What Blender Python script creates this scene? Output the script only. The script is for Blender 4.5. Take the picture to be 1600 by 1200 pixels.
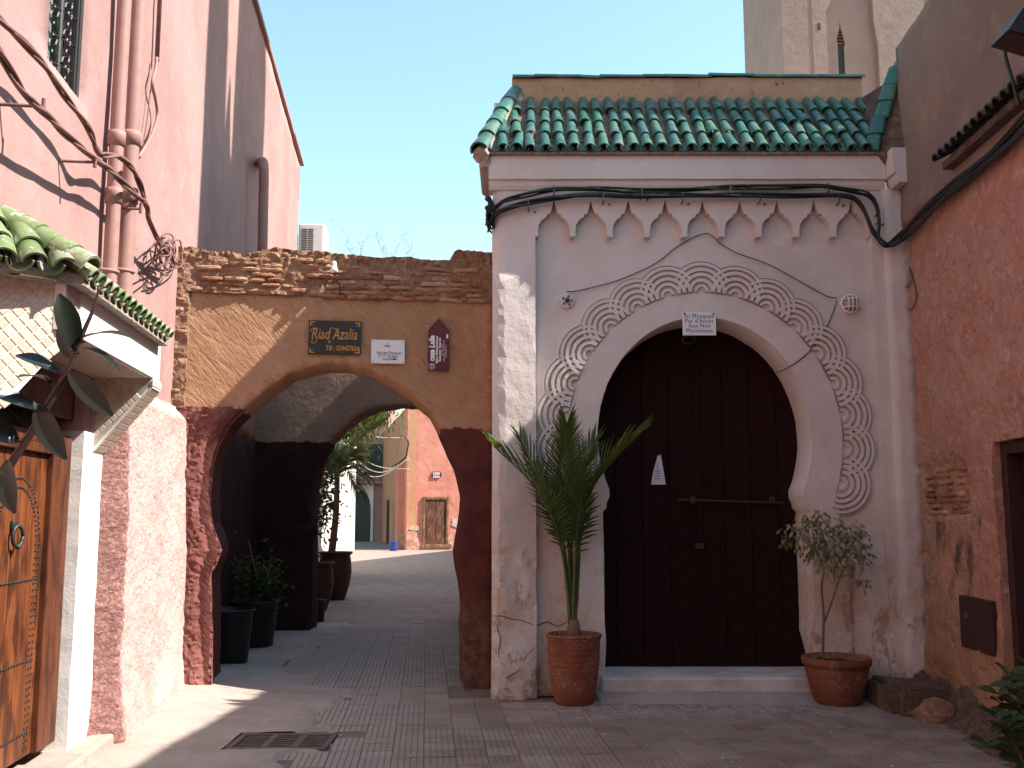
import bpy, bmesh, math, random
import numpy as np
from mathutils import Vector, Matrix, noise
from mathutils.geometry import delaunay_2d_cdt, tessellate_polygon

R = random.Random(7)
rad = math.radians
for o in list(bpy.data.objects):
    bpy.data.objects.remove(o)
SC = bpy.context.scene
COL = SC.collection

# ------------------------------------------------------------------ camera, sky, sun, exposure
EYE, PITCH, FPX = 1.5, rad(7.5), 1556.0
cd = bpy.data.cameras.new("camera")
cd.lens, cd.sensor_width, cd.clip_start, cd.clip_end = 35.01, 36.0, 0.05, 2000.0
cam = bpy.data.objects.new("camera", cd)
COL.objects.link(cam)
cam.location = (0, 0, EYE)
cam.rotation_euler = (rad(90) + PITCH, 0, 0)
SC.camera = cam

SUN_EL, SUN_AZ = rad(45.4), rad(6.5)          # azimuth: degrees from +X towards -Y
S = Vector((math.cos(SUN_EL) * math.cos(SUN_AZ), -math.cos(SUN_EL) * math.sin(SUN_AZ), math.sin(SUN_EL)))
w = bpy.data.worlds.new("World")
SC.world = w
w.use_nodes = True
nt = w.node_tree
bg = nt.nodes["Background"]
sky = nt.nodes.new("ShaderNodeTexSky")
sky.sky_type = 'NISHITA'
sky.sun_disc = False
sky.sun_elevation = SUN_EL
sky.sun_rotation = rad(90) + SUN_AZ
sky.air_density, sky.dust_density, sky.ozone_density = 2.0, 0.45, 3.5
tint = nt.nodes.new("ShaderNodeMix")
tint.data_type, tint.blend_type = 'RGBA', 'MULTIPLY'
tint.inputs[0].default_value = 1.0
tint.inputs[7].default_value = (1.0, 1.09, 1.04, 1.0)
nt.links.new(sky.outputs[0], tint.inputs[6])
nt.links.new(tint.outputs[2], bg.inputs[0])
bg.inputs[1].default_value = 0.112
sl = bpy.data.lights.new("sun", 'SUN')
sl.energy, sl.angle, sl.color = 5.0, rad(0.53), (1.0, 0.94, 0.85)
so = bpy.data.objects.new("sun", sl)
COL.objects.link(so)
so.rotation_euler = S.to_track_quat('Z', 'Y').to_euler()
so.location = (10, 0, 30)
SC.view_settings.view_transform = 'Standard'
SC.view_settings.look = 'None'
SC.view_settings.gamma = 1.0
SC.view_settings.use_curve_mapping = False
SC.view_settings.exposure = 1.18
SC.cycles.max_bounces = 8
SC.cycles.diffuse_bounces = 5


# ------------------------------------------------------------------ survey: wall frames measured from the photograph
def ray(u, v):
    x, y = (u - 800) / FPX, (600 - v) / FPX
    return Vector((x, math.cos(PITCH) - y * math.sin(PITCH), math.sin(PITCH) + y * math.cos(PITCH)))


class Frame:
    """a vertical wall plane: s runs along it, z up, d out of the wall"""
    def __init__(self, o, t, n):
        self.o, self.t, self.n = Vector(o), Vector(t).normalized(), Vector(n).normalized()

    def w(self, s, z, d=0.0):
        return self.o + self.t * s + self.n * d + Vector((0, 0, z))

    def px(self, u, v, d=0.0):
        r = ray(u, v)
        e = Vector((0, 0, EYE))
        k = ((self.o + self.n * d) - e).dot(self.n) / r.dot(self.n)
        p = e + r * k
        return ((p - self.o).dot(self.t), p.z)

    def pts(self, l, d=0.0):
        return [self.px(u, v, d) for u, v in l]


class Tilt(Frame):
    def __init__(self, o, t, n, up):
        super().__init__(o, t, n)
        self.n = Vector(n).normalized()
        self.up = up

    def w(self, s, z, d=0.0):
        return self.o + self.t * s + self.up * z + self.n * d


def ground_at(u, v, z=0.0):
    r = ray(u, v)
    k = (z - EYE) / r.z
    return Vector((r.x * k, r.y * k, z))


PIL = Frame((0, 8.50, 0), (1, 0, 0), (0, -1, 0))       # mosque gate, pilaster face
ARC = Frame((0, 8.96, 0), (1, .12, 0), (.12, -1, 0))       # archway wall
BACK = Frame((0, 13.3, 0), (1, 0, 0), (0, -1, 0))      # rear wall of the passage
LW = Frame((-2.006, 0, 0), (-0.11, 1, 0), (1, 0.11, 0))    # pink house on one side of the street
RW = Frame((3.108, 0, 0), (0.04, 1, 0), (-1, 0.04, 0))     # salmon house on the other


# ------------------------------------------------------------------ objects
def tag(o, label=None, cat=None, group=None, kind=None):
    if label: o["label"] = label
    if cat: o["category"] = cat
    if group: o["group"] = group
    if kind: o["kind"] = kind
    return o


def thing(name, loc, label, cat, group=None, kind=None):
    o = bpy.data.objects.new(name, None)
    COL.objects.link(o)
    o.location = loc
    o.empty_display_size = 0.1
    return tag(o, label, cat, group, kind)


def rootloc(o):
    while o.parent is not None:
        o = o.parent
    return o.location.copy()


def mesh_data(name, verts, faces, mat, smooth=False):
    me = bpy.data.meshes.new(name)
    me.from_pydata([tuple(v) for v in verts], [], faces)
    me.validate()
    if mat is not None:
        me.materials.append(mat)
    if smooth:
        me.shade_smooth()
    return me


def mk(name, vf, mat, parent=None, smooth=False, label=None, cat=None, group=None, kind=None):
    verts, faces = vf
    verts = [Vector(v) for v in verts]
    if parent is not None:
        off = rootloc(parent)
    else:
        a = np.array([tuple(v) for v in verts])
        off = Vector(((a[:, 0].min() + a[:, 0].max()) / 2, (a[:, 1].min() + a[:, 1].max()) / 2, a[:, 2].min()))
    me = mesh_data(name, [v - off for v in verts], faces, mat, smooth)
    o = bpy.data.objects.new(name, me)
    COL.objects.link(o)
    if parent is not None:
        o.parent = parent
    else:
        o.location = off
    return tag(o, label, cat, group, kind)


def inst(name, me, M, parent):
    o = bpy.data.objects.new(name, me)
    COL.objects.link(o)
    o.parent = parent
    o.matrix_local = Matrix.Translation(-rootloc(parent)) @ M
    return o


class MB:
    def __init__(self):
        self.v, self.f = [], []

    def add(self, vf):
        b = len(self.v)
        self.v += [Vector(p) for p in vf[0]]
        self.f += [tuple(i + b for i in f) for f in vf[1]]
        return self

    def vf(self):
        return self.v, self.f


def frame_mat(x, y, z, o):
    M = Matrix.Identity(4)
    for i, a in enumerate((x, y, z)):
        for k in range(3):
            M[k][i] = a[k]
    for k in range(3):
        M[k][3] = o[k]
    return M


BOXF = [(0, 3, 2, 1), (4, 5, 6, 7), (0, 1, 5, 4), (1, 2, 6, 5), (2, 3, 7, 6), (3, 0, 4, 7)]


def box(x0, x1, y0, y1, z0, z1):
    return ([(x0, y0, z0), (x1, y0, z0), (x1, y1, z0), (x0, y1, z0), (x0, y0, z1), (x1, y0, z1), (x1, y1, z1), (x0, y1, z1)], BOXF)


def bevbox(x0, x1, y0, y1, z0, z1, b=0.01, seg=2):
    bm = bmesh.new()
    v, f = box(x0, x1, y0, y1, z0, z1)
    bv = [bm.verts.new(p) for p in v]
    for q in f:
        bm.faces.new([bv[i] for i in q])
    bmesh.ops.bevel(bm, geom=bm.edges[:], offset=b, segments=seg, affect='EDGES', profile=0.5)
    bm.verts.index_update()
    out = ([v.co.copy() for v in bm.verts], [tuple(v.index for v in f.verts) for f in bm.faces])
    bm.free()
    return out


def xf(vf, M):
    return [M @ Vector(p) for p in vf[0]], vf[1]


def fbox(F, s0, s1, z0, z1, d0, d1, b=0.0):
    """box on a wall frame"""
    M = frame_mat(F.t, F.n, Vector((0, 0, 1)), F.o)
    return xf(bevbox(s0, s1, d0, d1, z0, z1, b) if b else box(s0, s1, d0, d1, z0, z1), M)


def prism(F, poly, d0, d1):
    """2-D outline on a wall frame, extruded"""
    n = len(poly)
    tri = tessellate_polygon([[Vector((a, b, 0)) for a, b in poly]])
    v = [F.w(a, b, d1) for a, b in poly] + [F.w(a, b, d0) for a, b in poly]
    f = [tuple(t) for t in tri] + [tuple(i + n for i in reversed(t)) for t in tri]
    f += [(i, (i + 1) % n, (i + 1) % n + n, i + n) for i in range(n)]
    return v, f


def spline(pts, n=8):
    P = [Vector(p) for p in pts]
    if len(P) < 3:
        return [P[0].lerp(P[-1], i / n) for i in range(n + 1)]
    P = [P[0] * 2 - P[1]] + P + [P[-1] * 2 - P[-2]]
    out = []
    for i in range(1, len(P) - 2):
        a, b, c, d = P[i - 1:i + 3]
        for k in range(n):
            t = k / n
            out.append(0.5 * ((2 * b) + (c - a) * t + (2 * a - 5 * b + 4 * c - d) * t * t + (3 * b - a - 3 * c + d) * t ** 3))
    out.append(P[-2])
    return out


def tube(path, r, k=6, cap=True):
    P = [Vector(p) for p in path]
    n = len(P)
    rr = r if callable(r) else (lambda t: r)
    v, f = [], []
    up = Vector((0, 0, 1))
    T0 = (P[1] - P[0]).normalized()
    x = T0.cross(up)
    if x.length < 0.01:
        x = T0.cross(Vector((0, 1, 0)))
    x.normalize()
    for i in range(n):
        T = (P[min(i + 1, n - 1)] - P[max(i - 1, 0)]).normalized()
        x = (x - T * x.dot(T))
        x = x.normalized() if x.length > 1e-6 else T.orthogonal().normalized()
        y = T.cross(x)
        q = rr(i / (n - 1))
        for j in range(k):
            a = 2 * math.pi * j / k
            v.append(P[i] + x * (math.cos(a) * q) + y * (math.sin(a) * q))
    for i in range(n - 1):
        for j in range(k):
            f.append((i * k + j, i * k + (j + 1) % k, (i + 1) * k + (j + 1) % k, (i + 1) * k + j))
    if cap:
        f.append(tuple(range(k - 1, -1, -1)))
        f.append(tuple((n - 1) * k + j for j in range(k)))
    return v, f


def lathe(prof, c, k=28):
    c = Vector(c)
    v, f = [], []
    n = len(prof)
    for r, z in prof:
        for j in range(k):
            a = 2 * math.pi * j / k
            v.append(c + Vector((r * math.cos(a), r * math.sin(a), z)))
    for i in range(n - 1):
        for j in range(k):
            f.append((i * k + j, i * k + (j + 1) % k, (i + 1) * k + (j + 1) % k, (i + 1) * k + j))
    f.append(tuple(range(k - 1, -1, -1)))
    f.append(tuple((n - 1) * k + j for j in range(k)))
    return v, f


def nz(x, y, z, s=1.0, o=3):
    return noise.fractal(Vector((x * s, y * s, z * s)), 1.0, 2.0, o)


def pip(P, loops):
    """even-odd test of points P (n,2) against several closed loops"""
    ins = np.zeros(len(P), bool)
    for L in loops:
        L = np.array(L)
        x0, y0 = L[:, 0], L[:, 1]
        x1, y1 = np.roll(x0, -1), np.roll(y0, -1)
        for a, b, c, d in zip(x0, y0, x1, y1):
            if b == d:
                continue
            m = ((b > P[:, 1]) != (d > P[:, 1])) & (P[:, 0] < (c - a) * (P[:, 1] - b) / (d - b) + a)
            ins ^= m
    return ins


def resample(loop, h, jit=0.0, seed=0.0):
    out = []
    n = len(loop)
    for i in range(n):
        a, b = Vector(loop[i]), Vector(loop[(i + 1) % n])
        m = max(1, int(round((b - a).length / h)))
        for k in range(m):
            p = a.lerp(b, k / m)
            if jit:
                p = p + Vector((noise.noise(Vector((p.x * 7, p.y * 7, seed))), noise.noise(Vector((p.x * 7, p.y * 7, seed + 9))))) * jit
            out.append((p.x, p.y))
    return out


def sheet(F, loops, h, dfun, back, jit=0.0, seed=0.0, hs=None, close=False):
    """a wall face triangulated inside its outline (first loop) less any holes, displaced by dfun(s,z), with side faces back to depth `back`"""
    L = [resample(l, hs or h, jit, seed) for l in loops]
    A = np.array(L[0])
    xs = np.arange(A[:, 0].min(), A[:, 0].max(), h)
    ys = np.arange(A[:, 1].min(), A[:, 1].max(), h)
    gx, gy = np.meshgrid(xs, ys)
    rs = np.random.RandomState(int(seed * 13) + 5)
    P = np.stack([gx.ravel(), gy.ravel()], 1) + rs.uniform(-.3, .3, (gx.size, 2)) * h
    P = P[pip(P, L)]
    allL = np.concatenate([np.array(l) for l in L])
    keep = np.ones(len(P), bool)
    for q in allL:
        keep &= ((P[:, 0] - q[0]) ** 2 + (P[:, 1] - q[1]) ** 2) > (0.55 * min(h, hs or h)) ** 2
    P = P[keep]
    pts = [Vector(p) for l in L for p in l] + [Vector(p) for p in P]
    E, b = [], 0
    for l in L:
        E += [(b + i, b + (i + 1) % len(l)) for i in range(len(l))]
        b += len(l)
    V, _, T, _, _, _ = delaunay_2d_cdt(pts, E, [], 0, 1e-6)
    C = np.array([[sum(V[i].x for i in t) / 3, sum(V[i].y for i in t) / 3] for t in T])
    ok = pip(C, L)
    T = [t for t, k in zip(T, ok) if k]
    v = [F.w(p.x, p.y, dfun(p.x, p.y)) for p in V]
    cnt = {}
    for t in T:
        for i in range(3):
            e = (t[i], t[(i + 1) % 3])
            cnt[tuple(sorted(e))] = None if tuple(sorted(e)) in cnt else e
    bmap, f = {}, [tuple(t) for t in T]
    for e in cnt.values():
        if e is None:
            continue
        for i in e:
            if i not in bmap:
                bmap[i] = len(v)
                v.append(F.w(V[i].x, V[i].y, back))
        f.append((e[1], e[0], bmap[e[0]], bmap[e[1]]))
    if close:
        f += [tuple(bmap[i] for i in reversed(t)) for t in T if all(i in bmap for i in t)]
    return v, f


def text_vf(body, size, F, s, z, d, shear=0.0, align='CENTER', rot=0.0, sx=1.0, bold=0.0, space=1.0):
    c = bpy.data.curves.new("lettering", 'FONT')
    c.body, c.size, c.shear, c.align_x, c.align_y = body, size, shear, align, 'CENTER'
    c.extrude, c.offset, c.space_character = 0.0008, bold, space
    c.resolution_u = 3
    o = bpy.data.objects.new("lettering", c)
    me = bpy.data.meshes.new_from_object(o)
    cr, sr = math.cos(rot), math.sin(rot)
    v = [F.w(s + (p.co.x * sx * cr - p.co.y * sr), z + (p.co.x * sx * sr + p.co.y * cr), d + p.co.z) for p in me.vertices]
    f = [tuple(p.vertices) for p in me.polygons]
    bpy.data.objects.remove(o)
    bpy.data.curves.remove(c)
    bpy.data.meshes.remove(me)
    return v, f


def smooth01(a, b, x):
    t = min(1.0, max(0.0, (x - a) / (b - a)))
    return t * t * (3 - 2 * t)


# ------------------------------------------------------------------ materials
class N:
    def __init__(self, name, rough=0.85, spec=0.25):
        self.m = bpy.data.materials.new(name)
        self.m.use_nodes = True
        self.t = self.m.node_tree
        self.b = self.t.nodes["Principled BSDF"]
        self.b.inputs["Roughness"].default_value = rough
        self.b.inputs["Specular IOR Level"].default_value = spec
        self._pos = None

    def node(self, ty):
        return self.t.nodes.new(ty)

    def link(self, a, b):
        if hasattr(a, "links") or hasattr(a, "node"):
            self.t.links.new(a, b)
        else:
            if isinstance(a, (tuple, list)) and len(a) == 3 and b.type == 'RGBA':
                a = (*a, 1.0)
            b.default_value = a

    def pos(self):
        if self._pos is None:
            self._pos = self.node("ShaderNodeNewGeometry").outputs["Position"]
        return self._pos

    def rnd(self):
        return self.node("ShaderNodeObjectInfo").outputs["Random"]

    def island(self):
        return self.node("ShaderNodeNewGeometry").outputs["Random Per Island"]

    def vec(self, sc, rot=(0, 0, 0), src=None):
        n = self.node("ShaderNodeMapping")
        self.link(src or self.pos(), n.inputs["Vector"])
        n.inputs["Scale"].default_value = sc
        n.inputs["Rotation"].default_value = rot
        return n.outputs[0]

    def noise(self, scale, detail=4, rough=0.55, vec=None, dist=0.0):
        n = self.node("ShaderNodeTexNoise")
        self.link(vec or self.pos(), n.inputs["Vector"])
        n.inputs["Scale"].default_value = scale
        n.inputs["Detail"].default_value = detail
        n.inputs["Roughness"].default_value = rough
        n.inputs["Distortion"].default_value = dist
        return n.outputs[0]

    def voro(self, scale, vec=None, feat='F1'):
        n = self.node("ShaderNodeTexVoronoi")
        n.feature = feat
        self.link(vec or self.pos(), n.inputs["Vector"])
        n.inputs["Scale"].default_value = scale
        return n.outputs[0]

    def ramp(self, x, a, b, lo=0.0, hi=1.0):
        n = self.node("ShaderNodeMapRange")
        n.interpolation_type = 'SMOOTHSTEP'
        self.link(x, n.inputs[0])
        for i, q in enumerate((a, b, lo, hi)):
            self.link(q, n.inputs[i + 1])
        return n.outputs[0]

    def math(self, op, a, b=0.0):
        n = self.node("ShaderNodeMath")
        n.operation = op
        self.link(a, n.inputs[0])
        self.link(b, n.inputs[1])
        return n.outputs[0]

    def mix(self, f, a, b, mode='MIX'):
        n = self.node("ShaderNodeMix")
        n.data_type = 'RGBA'
        n.blend_type = mode
        self.link(f, n.inputs[0])
        self.link(a, n.inputs[6])
        self.link(b, n.inputs[7])
        return n.outputs[2]

    def xyz(self, src=None):
        n = self.node("ShaderNodeSeparateXYZ")
        self.link(src or self.pos(), n.inputs[0])
        return n.outputs

    def bump(self, h, strength=0.5, dist=0.02, normal=None):
        n = self.node("ShaderNodeBump")
        self.link(h, n.inputs["Height"])
        n.inputs["Strength"].default_value = strength
        n.inputs["Distance"].default_value = dist
        if normal is not None:
            self.link(normal, n.inputs["Normal"])
        return n.outputs[0]

    def done(self, col, normal=None, rough=None, metal=None):
        self.link(col, self.b.inputs["Base Color"])
        if normal is not None:
            self.link(normal, self.b.inputs["Normal"])
        if rough is not None:
            self.link(rough, self.b.inputs["Roughness"])
        if metal is not None:
            self.b.inputs["Metallic"].default_value = metal
        return self.m


def plaster(name, base, dark, light, s=1.0, bump=0.35, fine=0.25, rough=0.92, extra=None):
    n = N(name, rough)
    c = n.mix(n.ramp(n.noise(1.1 * s, 5), .35, .7), base, dark)
    c = n.mix(n.ramp(n.noise(3.7 * s, 6, .65), .48, .72, 0, .7), c, light)
    c = n.mix(n.ramp(n.noise(22 * s, 5, .7), .35, .75, 0, .35), c, dark)
    c = n.mix(n.ramp(n.noise(90 * s, 2), .62, .72, 0, .3), c, tuple(x * .6 for x in dark))
    if extra:
        c = extra(n, c)
    b = n.bump(n.noise(6 * s, 6, .6), bump, .05)
    b = n.bump(n.noise(45 * s, 5, .65), fine, .012, b)
    return n.done(c, b)


def flat(name, col, rough=0.6, var=0.25, spec=0.3, metal=None, scale=14, bump=0.1, bs=60):
    n = N(name, rough, spec)
    c = n.mix(n.ramp(n.noise(scale, 5), .3, .75), col, tuple(x * (1 - var) for x in col))
    c = n.mix(n.ramp(n.noise(scale * 6, 4), .6, .8, 0, .5), c, tuple(min(1, x * (1 + var)) for x in col))
    return n.done(c, n.bump(n.noise(bs, 4), bump, .01), metal=metal)


def zmask(n, z0, amp, sc, soft=0.02):
    """1 below height z0, with an uneven edge"""
    e = n.math('ADD', n.xyz()[2], n.math('MULTIPLY', n.math('SUBTRACT', n.noise(sc, 5, .6), .5), amp))
    return n.ramp(e, z0 - soft, z0 + soft, 1, 0)


def runs(n, amount=.35, col=(.12, .07, .05)):
    """dirty rain streaks down a wall"""
    v = n.vec((5.0, 5.0, .35))
    m = n.ramp(n.noise(1.6, 5, .65, v), .55, .8, 0, amount)
    return m, col


M = {}


def pinkx(n, c):
    m, k = runs(n, .30, (.28, .15, .135))
    c = n.mix(m, c, k)
    m2 = n.ramp(n.noise(1.6, 5, .7), .62, .72, 0, .25)
    c = n.mix(m2, c, (.45, .315, .295))
    return n.mix(n.ramp(n.noise(.9, 6, .75), .55, .60, 0, .4), c, (.34, .20, .185))
M['pink'] = plaster("pink_plaster", (.385, .235, .22), (.32, .185, .172), (.43, .28, .265), .8, .22, .18, extra=pinkx)
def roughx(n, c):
    # maroon along the edge by the white jamb and in specks; open face paler
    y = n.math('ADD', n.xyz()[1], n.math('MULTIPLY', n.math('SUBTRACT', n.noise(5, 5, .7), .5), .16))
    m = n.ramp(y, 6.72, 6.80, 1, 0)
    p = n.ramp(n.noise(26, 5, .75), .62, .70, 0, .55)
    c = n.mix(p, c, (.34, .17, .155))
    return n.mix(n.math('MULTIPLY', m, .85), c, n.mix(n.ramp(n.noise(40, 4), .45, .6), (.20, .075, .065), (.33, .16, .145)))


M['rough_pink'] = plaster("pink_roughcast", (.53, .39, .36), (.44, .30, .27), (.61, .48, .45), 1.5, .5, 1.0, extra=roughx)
M['maroon_rough'] = plaster("maroon_roughcast", (.24, .09, .075), (.15, .048, .04), (.34, .165, .14), 1.5, .5, .8)


def ochrex(n, c):
    m = n.ramp(n.noise(2.2, 5, .7, n.vec((1.2, 1, .6))), .5, .68, 0, .55)
    c = n.mix(m, c, (.50, .29, .20))
    m = n.ramp(n.noise(5.5, 6, .7), .6, .74, 0, .6)
    c = n.mix(m, c, (.24, .11, .06))
    m = n.ramp(n.noise(30, 5, .7), .66, .72, 0, .8)
    c = n.mix(m, c, (.15, .07, .045))
    # painted dado, its edge uneven; lower on the mosque side
    x = n.xyz()[0]
    zo = n.ramp(x, -2.6, -.9, 2.42, 2.26)
    e = n.math('ADD', n.xyz()[2], n.math('MULTIPLY', n.math('SUBTRACT', n.noise(7, 5, .6), .5), .14))
    m = n.ramp(n.math('SUBTRACT', e, zo), -.01, .012, 1, 0)
    mc = n.mix(n.ramp(n.noise(4, 5), .4, .7), (.125, .036, .03), (.085, .026, .022))
    mc = n.mix(n.ramp(n.noise(12, 6, .7), .66, .74, 0, .6), mc, (.22, .11, .08))
    low = n.ramp(n.math('ADD', n.xyz()[2], n.math('MULTIPLY', n.math('SUBTRACT', n.noise(3, 5, .65), .5), .9)), .55, .8, 1, 0)
    mc = n.mix(n.math('MULTIPLY', low, n.ramp(x, -2, -1, 0, .85)), mc, n.mix(n.ramp(n.noise(11, 6, .7), .42, .6), (.20, .105, .07), (.10, .05, .037)))
    return n.mix(m, c, mc)


def ochre_mat():
    n = N("ochre_plaster", .95)
    c = n.mix(n.ramp(n.noise(1.4, 5), .35, .7), (.46, .26, .15), (.40, .215, .12))
    c = n.mix(n.ramp(n.noise(9, 6, .7), .5, .75, 0, .6), c, (.53, .33, .21))
    c = ochrex(n, c)
    # trowel strokes run diagonally
    rv = n.vec((1, 1, 1), (0, rad(-48), 0))
    st = n.noise(7, 5, .6, n.vec((.8, 1, 4.2), src=rv), .8)
    b = n.bump(st, .8, .045)
    b = n.bump(n.noise(5, 5, .6), .5, .06, b)
    b = n.bump(n.noise(38, 5, .65), .6, .02, b)
    return n.done(c, b)
M['ochre'] = ochre_mat()


def mortar_mat(name, a, b_, c_):
    n = N(name, .97)
    c = n.mix(n.ramp(n.noise(5, 6, .7), .35, .7), a, b_)
    c = n.mix(n.ramp(n.noise(17, 6, .7), .5, .7), c, c_)
    b = n.bump(n.noise(24, 6, .7), 1.0, .05)
    b = n.bump(n.voro(60), .4, .012, b)
    return n.done(c, b)
M['mortar'] = mortar_mat("earth_mortar", (.40, .24, .15), (.27, .14, .085), (.50, .34, .24))
M['roof_mortar'] = mortar_mat("roof_mortar", (.34, .245, .19), (.23, .15, .11), (.44, .34, .28))
M['pale_mortar'] = mortar_mat("pale_mortar", (.55, .48, .41), (.40, .31, .25), (.66, .60, .54))
M['rubble'] = mortar_mat("rubble_cement", (.18, .125, .09), (.11, .072, .05), (.29, .20, .145))


def brick_mat():
    n = N("old_brick", .95)
    r = n.rnd()
    c = n.mix(n.ramp(r, 0, 1), (.42, .225, .13), (.25, .10, .06))
    c = n.mix(n.ramp(n.math('FRACT', n.math('MULTIPLY', r, 7.31)), .7, .9), c, (.50, .32, .21))
    c = n.mix(n.ramp(n.noise(30, 6, .7), .45, .7, 0, .8), c, (.43, .27, .17))
    return n.done(c, n.bump(n.noise(50, 6, .7), .8, .02))
M['brick'] = brick_mat()


def facadex(n, c):
    # ochre and grey stains towards the ground, flaked patches, grime runs
    z = n.xyz()[2]
    low = n.ramp(z, 0.7, 2.1, 1, 0)
    st = n.math('MULTIPLY', n.ramp(n.noise(2.6, 6, .72, n.vec((1, 1, .7))), .40, .60), low)
    c = n.mix(n.math('MULTIPLY', st, .75), c, (.50, .35, .26))
    st = n.math('MULTIPLY', n.ramp(n.noise(6, 6, .75, n.vec((1, 1, .6))), .54, .60), n.ramp(z, .7, 1.5, 1, 0))
    c = n.mix(n.math('MULTIPLY', st, .75), c, (.36, .20, .13))
    lower = n.math('MULTIPLY', n.ramp(n.noise(6, 6, .7), .45, .55), n.ramp(z, 0.02, .3, 1, 0))
    c = n.mix(lower, c, (.30, .21, .165))
    m, k = runs(n, .22, (.50, .40, .36))
    c = n.mix(m, c, k)
    cr = n.voro(1.6, n.vec((1, 1, 1.4), src=None), 'DISTANCE_TO_EDGE')
    cm = n.math('MULTIPLY', n.ramp(cr, .0, .008, 1, 0), n.ramp(n.noise(1.3, 3), .52, .56))
    return n.mix(n.math('MULTIPLY', n.math('MULTIPLY', cm, .7), n.ramp(z, 1.4, 1.9, 1, 0)), c, (.2, .14, .11))
M['facade'] = plaster("white_pink_limewash", (.655, .585, .55), (.585, .505, .47), (.70, .65, .615), 1.0, .22, .22, extra=facadex)


def glaze(name, a, b_, c_, worn, patch=.62):
    n = N(name, .34, .45)
    r = n.rnd()
    c = n.mix(n.ramp(r, 0, 1), a, b_)
    c = n.mix(n.ramp(n.math('FRACT', n.math('MULTIPLY', r, 5.7)), .6, .95, 0, .8), c, c_)
    c = n.mix(n.ramp(n.noise(18, 4), .4, .7, 0, .4), c, tuple(x * .55 for x in a))
    w = n.ramp(n.noise(14, 6, .7), patch, patch + .05)
    c = n.mix(w, c, worn)
    c = n.mix(n.ramp(n.noise(6, 6, .7), .45, .7, 0, .4), c, (.26, .24, .19))
    rg = n.math('ADD', n.math('MULTIPLY', w, .5), n.ramp(n.noise(9, 4), .3, .7, .24, .5))
    return n.done(c, n.bump(n.noise(26, 4), .12, .01), rough=rg)
M['green'] = glaze("green_glazed_tile", (.022, .105, .072), (.04, .15, .10), (.02, .095, .10), (.30, .20, .14), .62)
M['leafgreen'] = glaze("light_green_glazed_tile", (.13, .20, .075), (.20, .27, .12), (.32, .35, .23), (.50, .45, .36), .55)
M['darktile'] = glaze("dark_worn_tile", (.03, .028, .024), (.05, .04, .033), (.02, .02, .02), (.10, .07, .05), .6)
M['maroon'] = flat("maroon_door_paint", (.022, .0055, .005), .75, .35, .12, bump=.15, bs=30)
M['dark_maroon'] = flat("brown_iron_paint", (.05, .022, .02), .55, .3, .3)
M['white'] = plaster("white_paint", (.83, .80, .76), (.76, .72, .67), (.86, .84, .81), 1.2, .12, .12)
M['stepwhite'] = plaster("whitewashed_step", (.62, .585, .56), (.44, .39, .36), (.70, .67, .64), 3.0, .15, .15)
M['cable'] = flat("black_cable", (.012, .012, .012), .45, .2, .4)
M['pinkcable'] = flat("painted_cable", (.22, .11, .098), .7, .3)
M['pinkpipe'] = flat("painted_pipe", (.36, .20, .175), .6, .15, bump=.1)
M['iron'] = flat("dark_iron", (.028, .028, .028), .5, .4, .5)
M['grate'] = flat("rusty_grate_iron", (.14, .11, .09), .75, .4, .4)
M['terracotta'] = None


def terracotta():
    n = N("terracotta", .85)
    c = n.mix(n.ramp(n.noise(6, 5), .35, .7), (.23, .08, .04), (.16, .055, .03))
    wm = n.math('MULTIPLY', n.ramp(n.noise(60, 4, .7), .50, .60), n.ramp(n.noise(4, 4), .42, .58))
    c = n.mix(n.math('MULTIPLY', wm, .42), c, (.50, .38, .32))
    rings = n.noise(3, 2, .5, n.vec((.2, .2, 22)))
    return n.done(c, n.bump(rings, .35, .015))
M['terracotta'] = terracotta()
M['clay_dark'] = flat("dark_glazed_pot", (.05, .025, .02), .5, .3, .4)
M['bucket'] = flat("black_plastic", (.013, .013, .014), .45, .2, .4)
M['soil'] = mortar_mat("potting_soil", (.045, .03, .02), (.025, .018, .012), (.08, .055, .04))
M['blue'] = flat("blue_plastic", (.025, .06, .30), .4, .15, .4)
M['paper'] = flat("paper", (.66, .66, .70), .8, .12)
M['signwhite'] = flat("white_enamel", (.74, .73, .74), .35, .06, .4)
M['signblack'] = flat("black_enamel", (.022, .02, .017), .4, .25, .4)
M['signred'] = flat("dark_red_enamel", (.105, .008, .022), .4, .15, .4)
M['ink'] = flat("black_ink", (.03, .03, .035), .7, .1)
M['inkwhite'] = flat("white_ink", (.82, .80, .78), .6, .05)
M['gold'] = flat("gold_paint", (.52, .26, .06), .5, .3, .4)
M['porcelain'] = flat("porcelain", (.85, .84, .82), .25, .05, .5)
M['acwhite'] = flat("white_sheet_metal", (.80, .79, .77), .45, .06, .4)
M['shutter'] = flat("grey_shutter_paint", (.05, .055, .05), .6, .3)
M['lens'] = flat("cloudy_lamp_glass", (.36, .26, .20), .2, .2, .5)


def glassy():
    n = N("window_glass", .06, .8)
    c = n.mix(n.ramp(n.noise(6, 4), .35, .65), (.10, .15, .17), (.30, .36, .36))
    return n.done(c)
M['glass'] = glassy()


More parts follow.
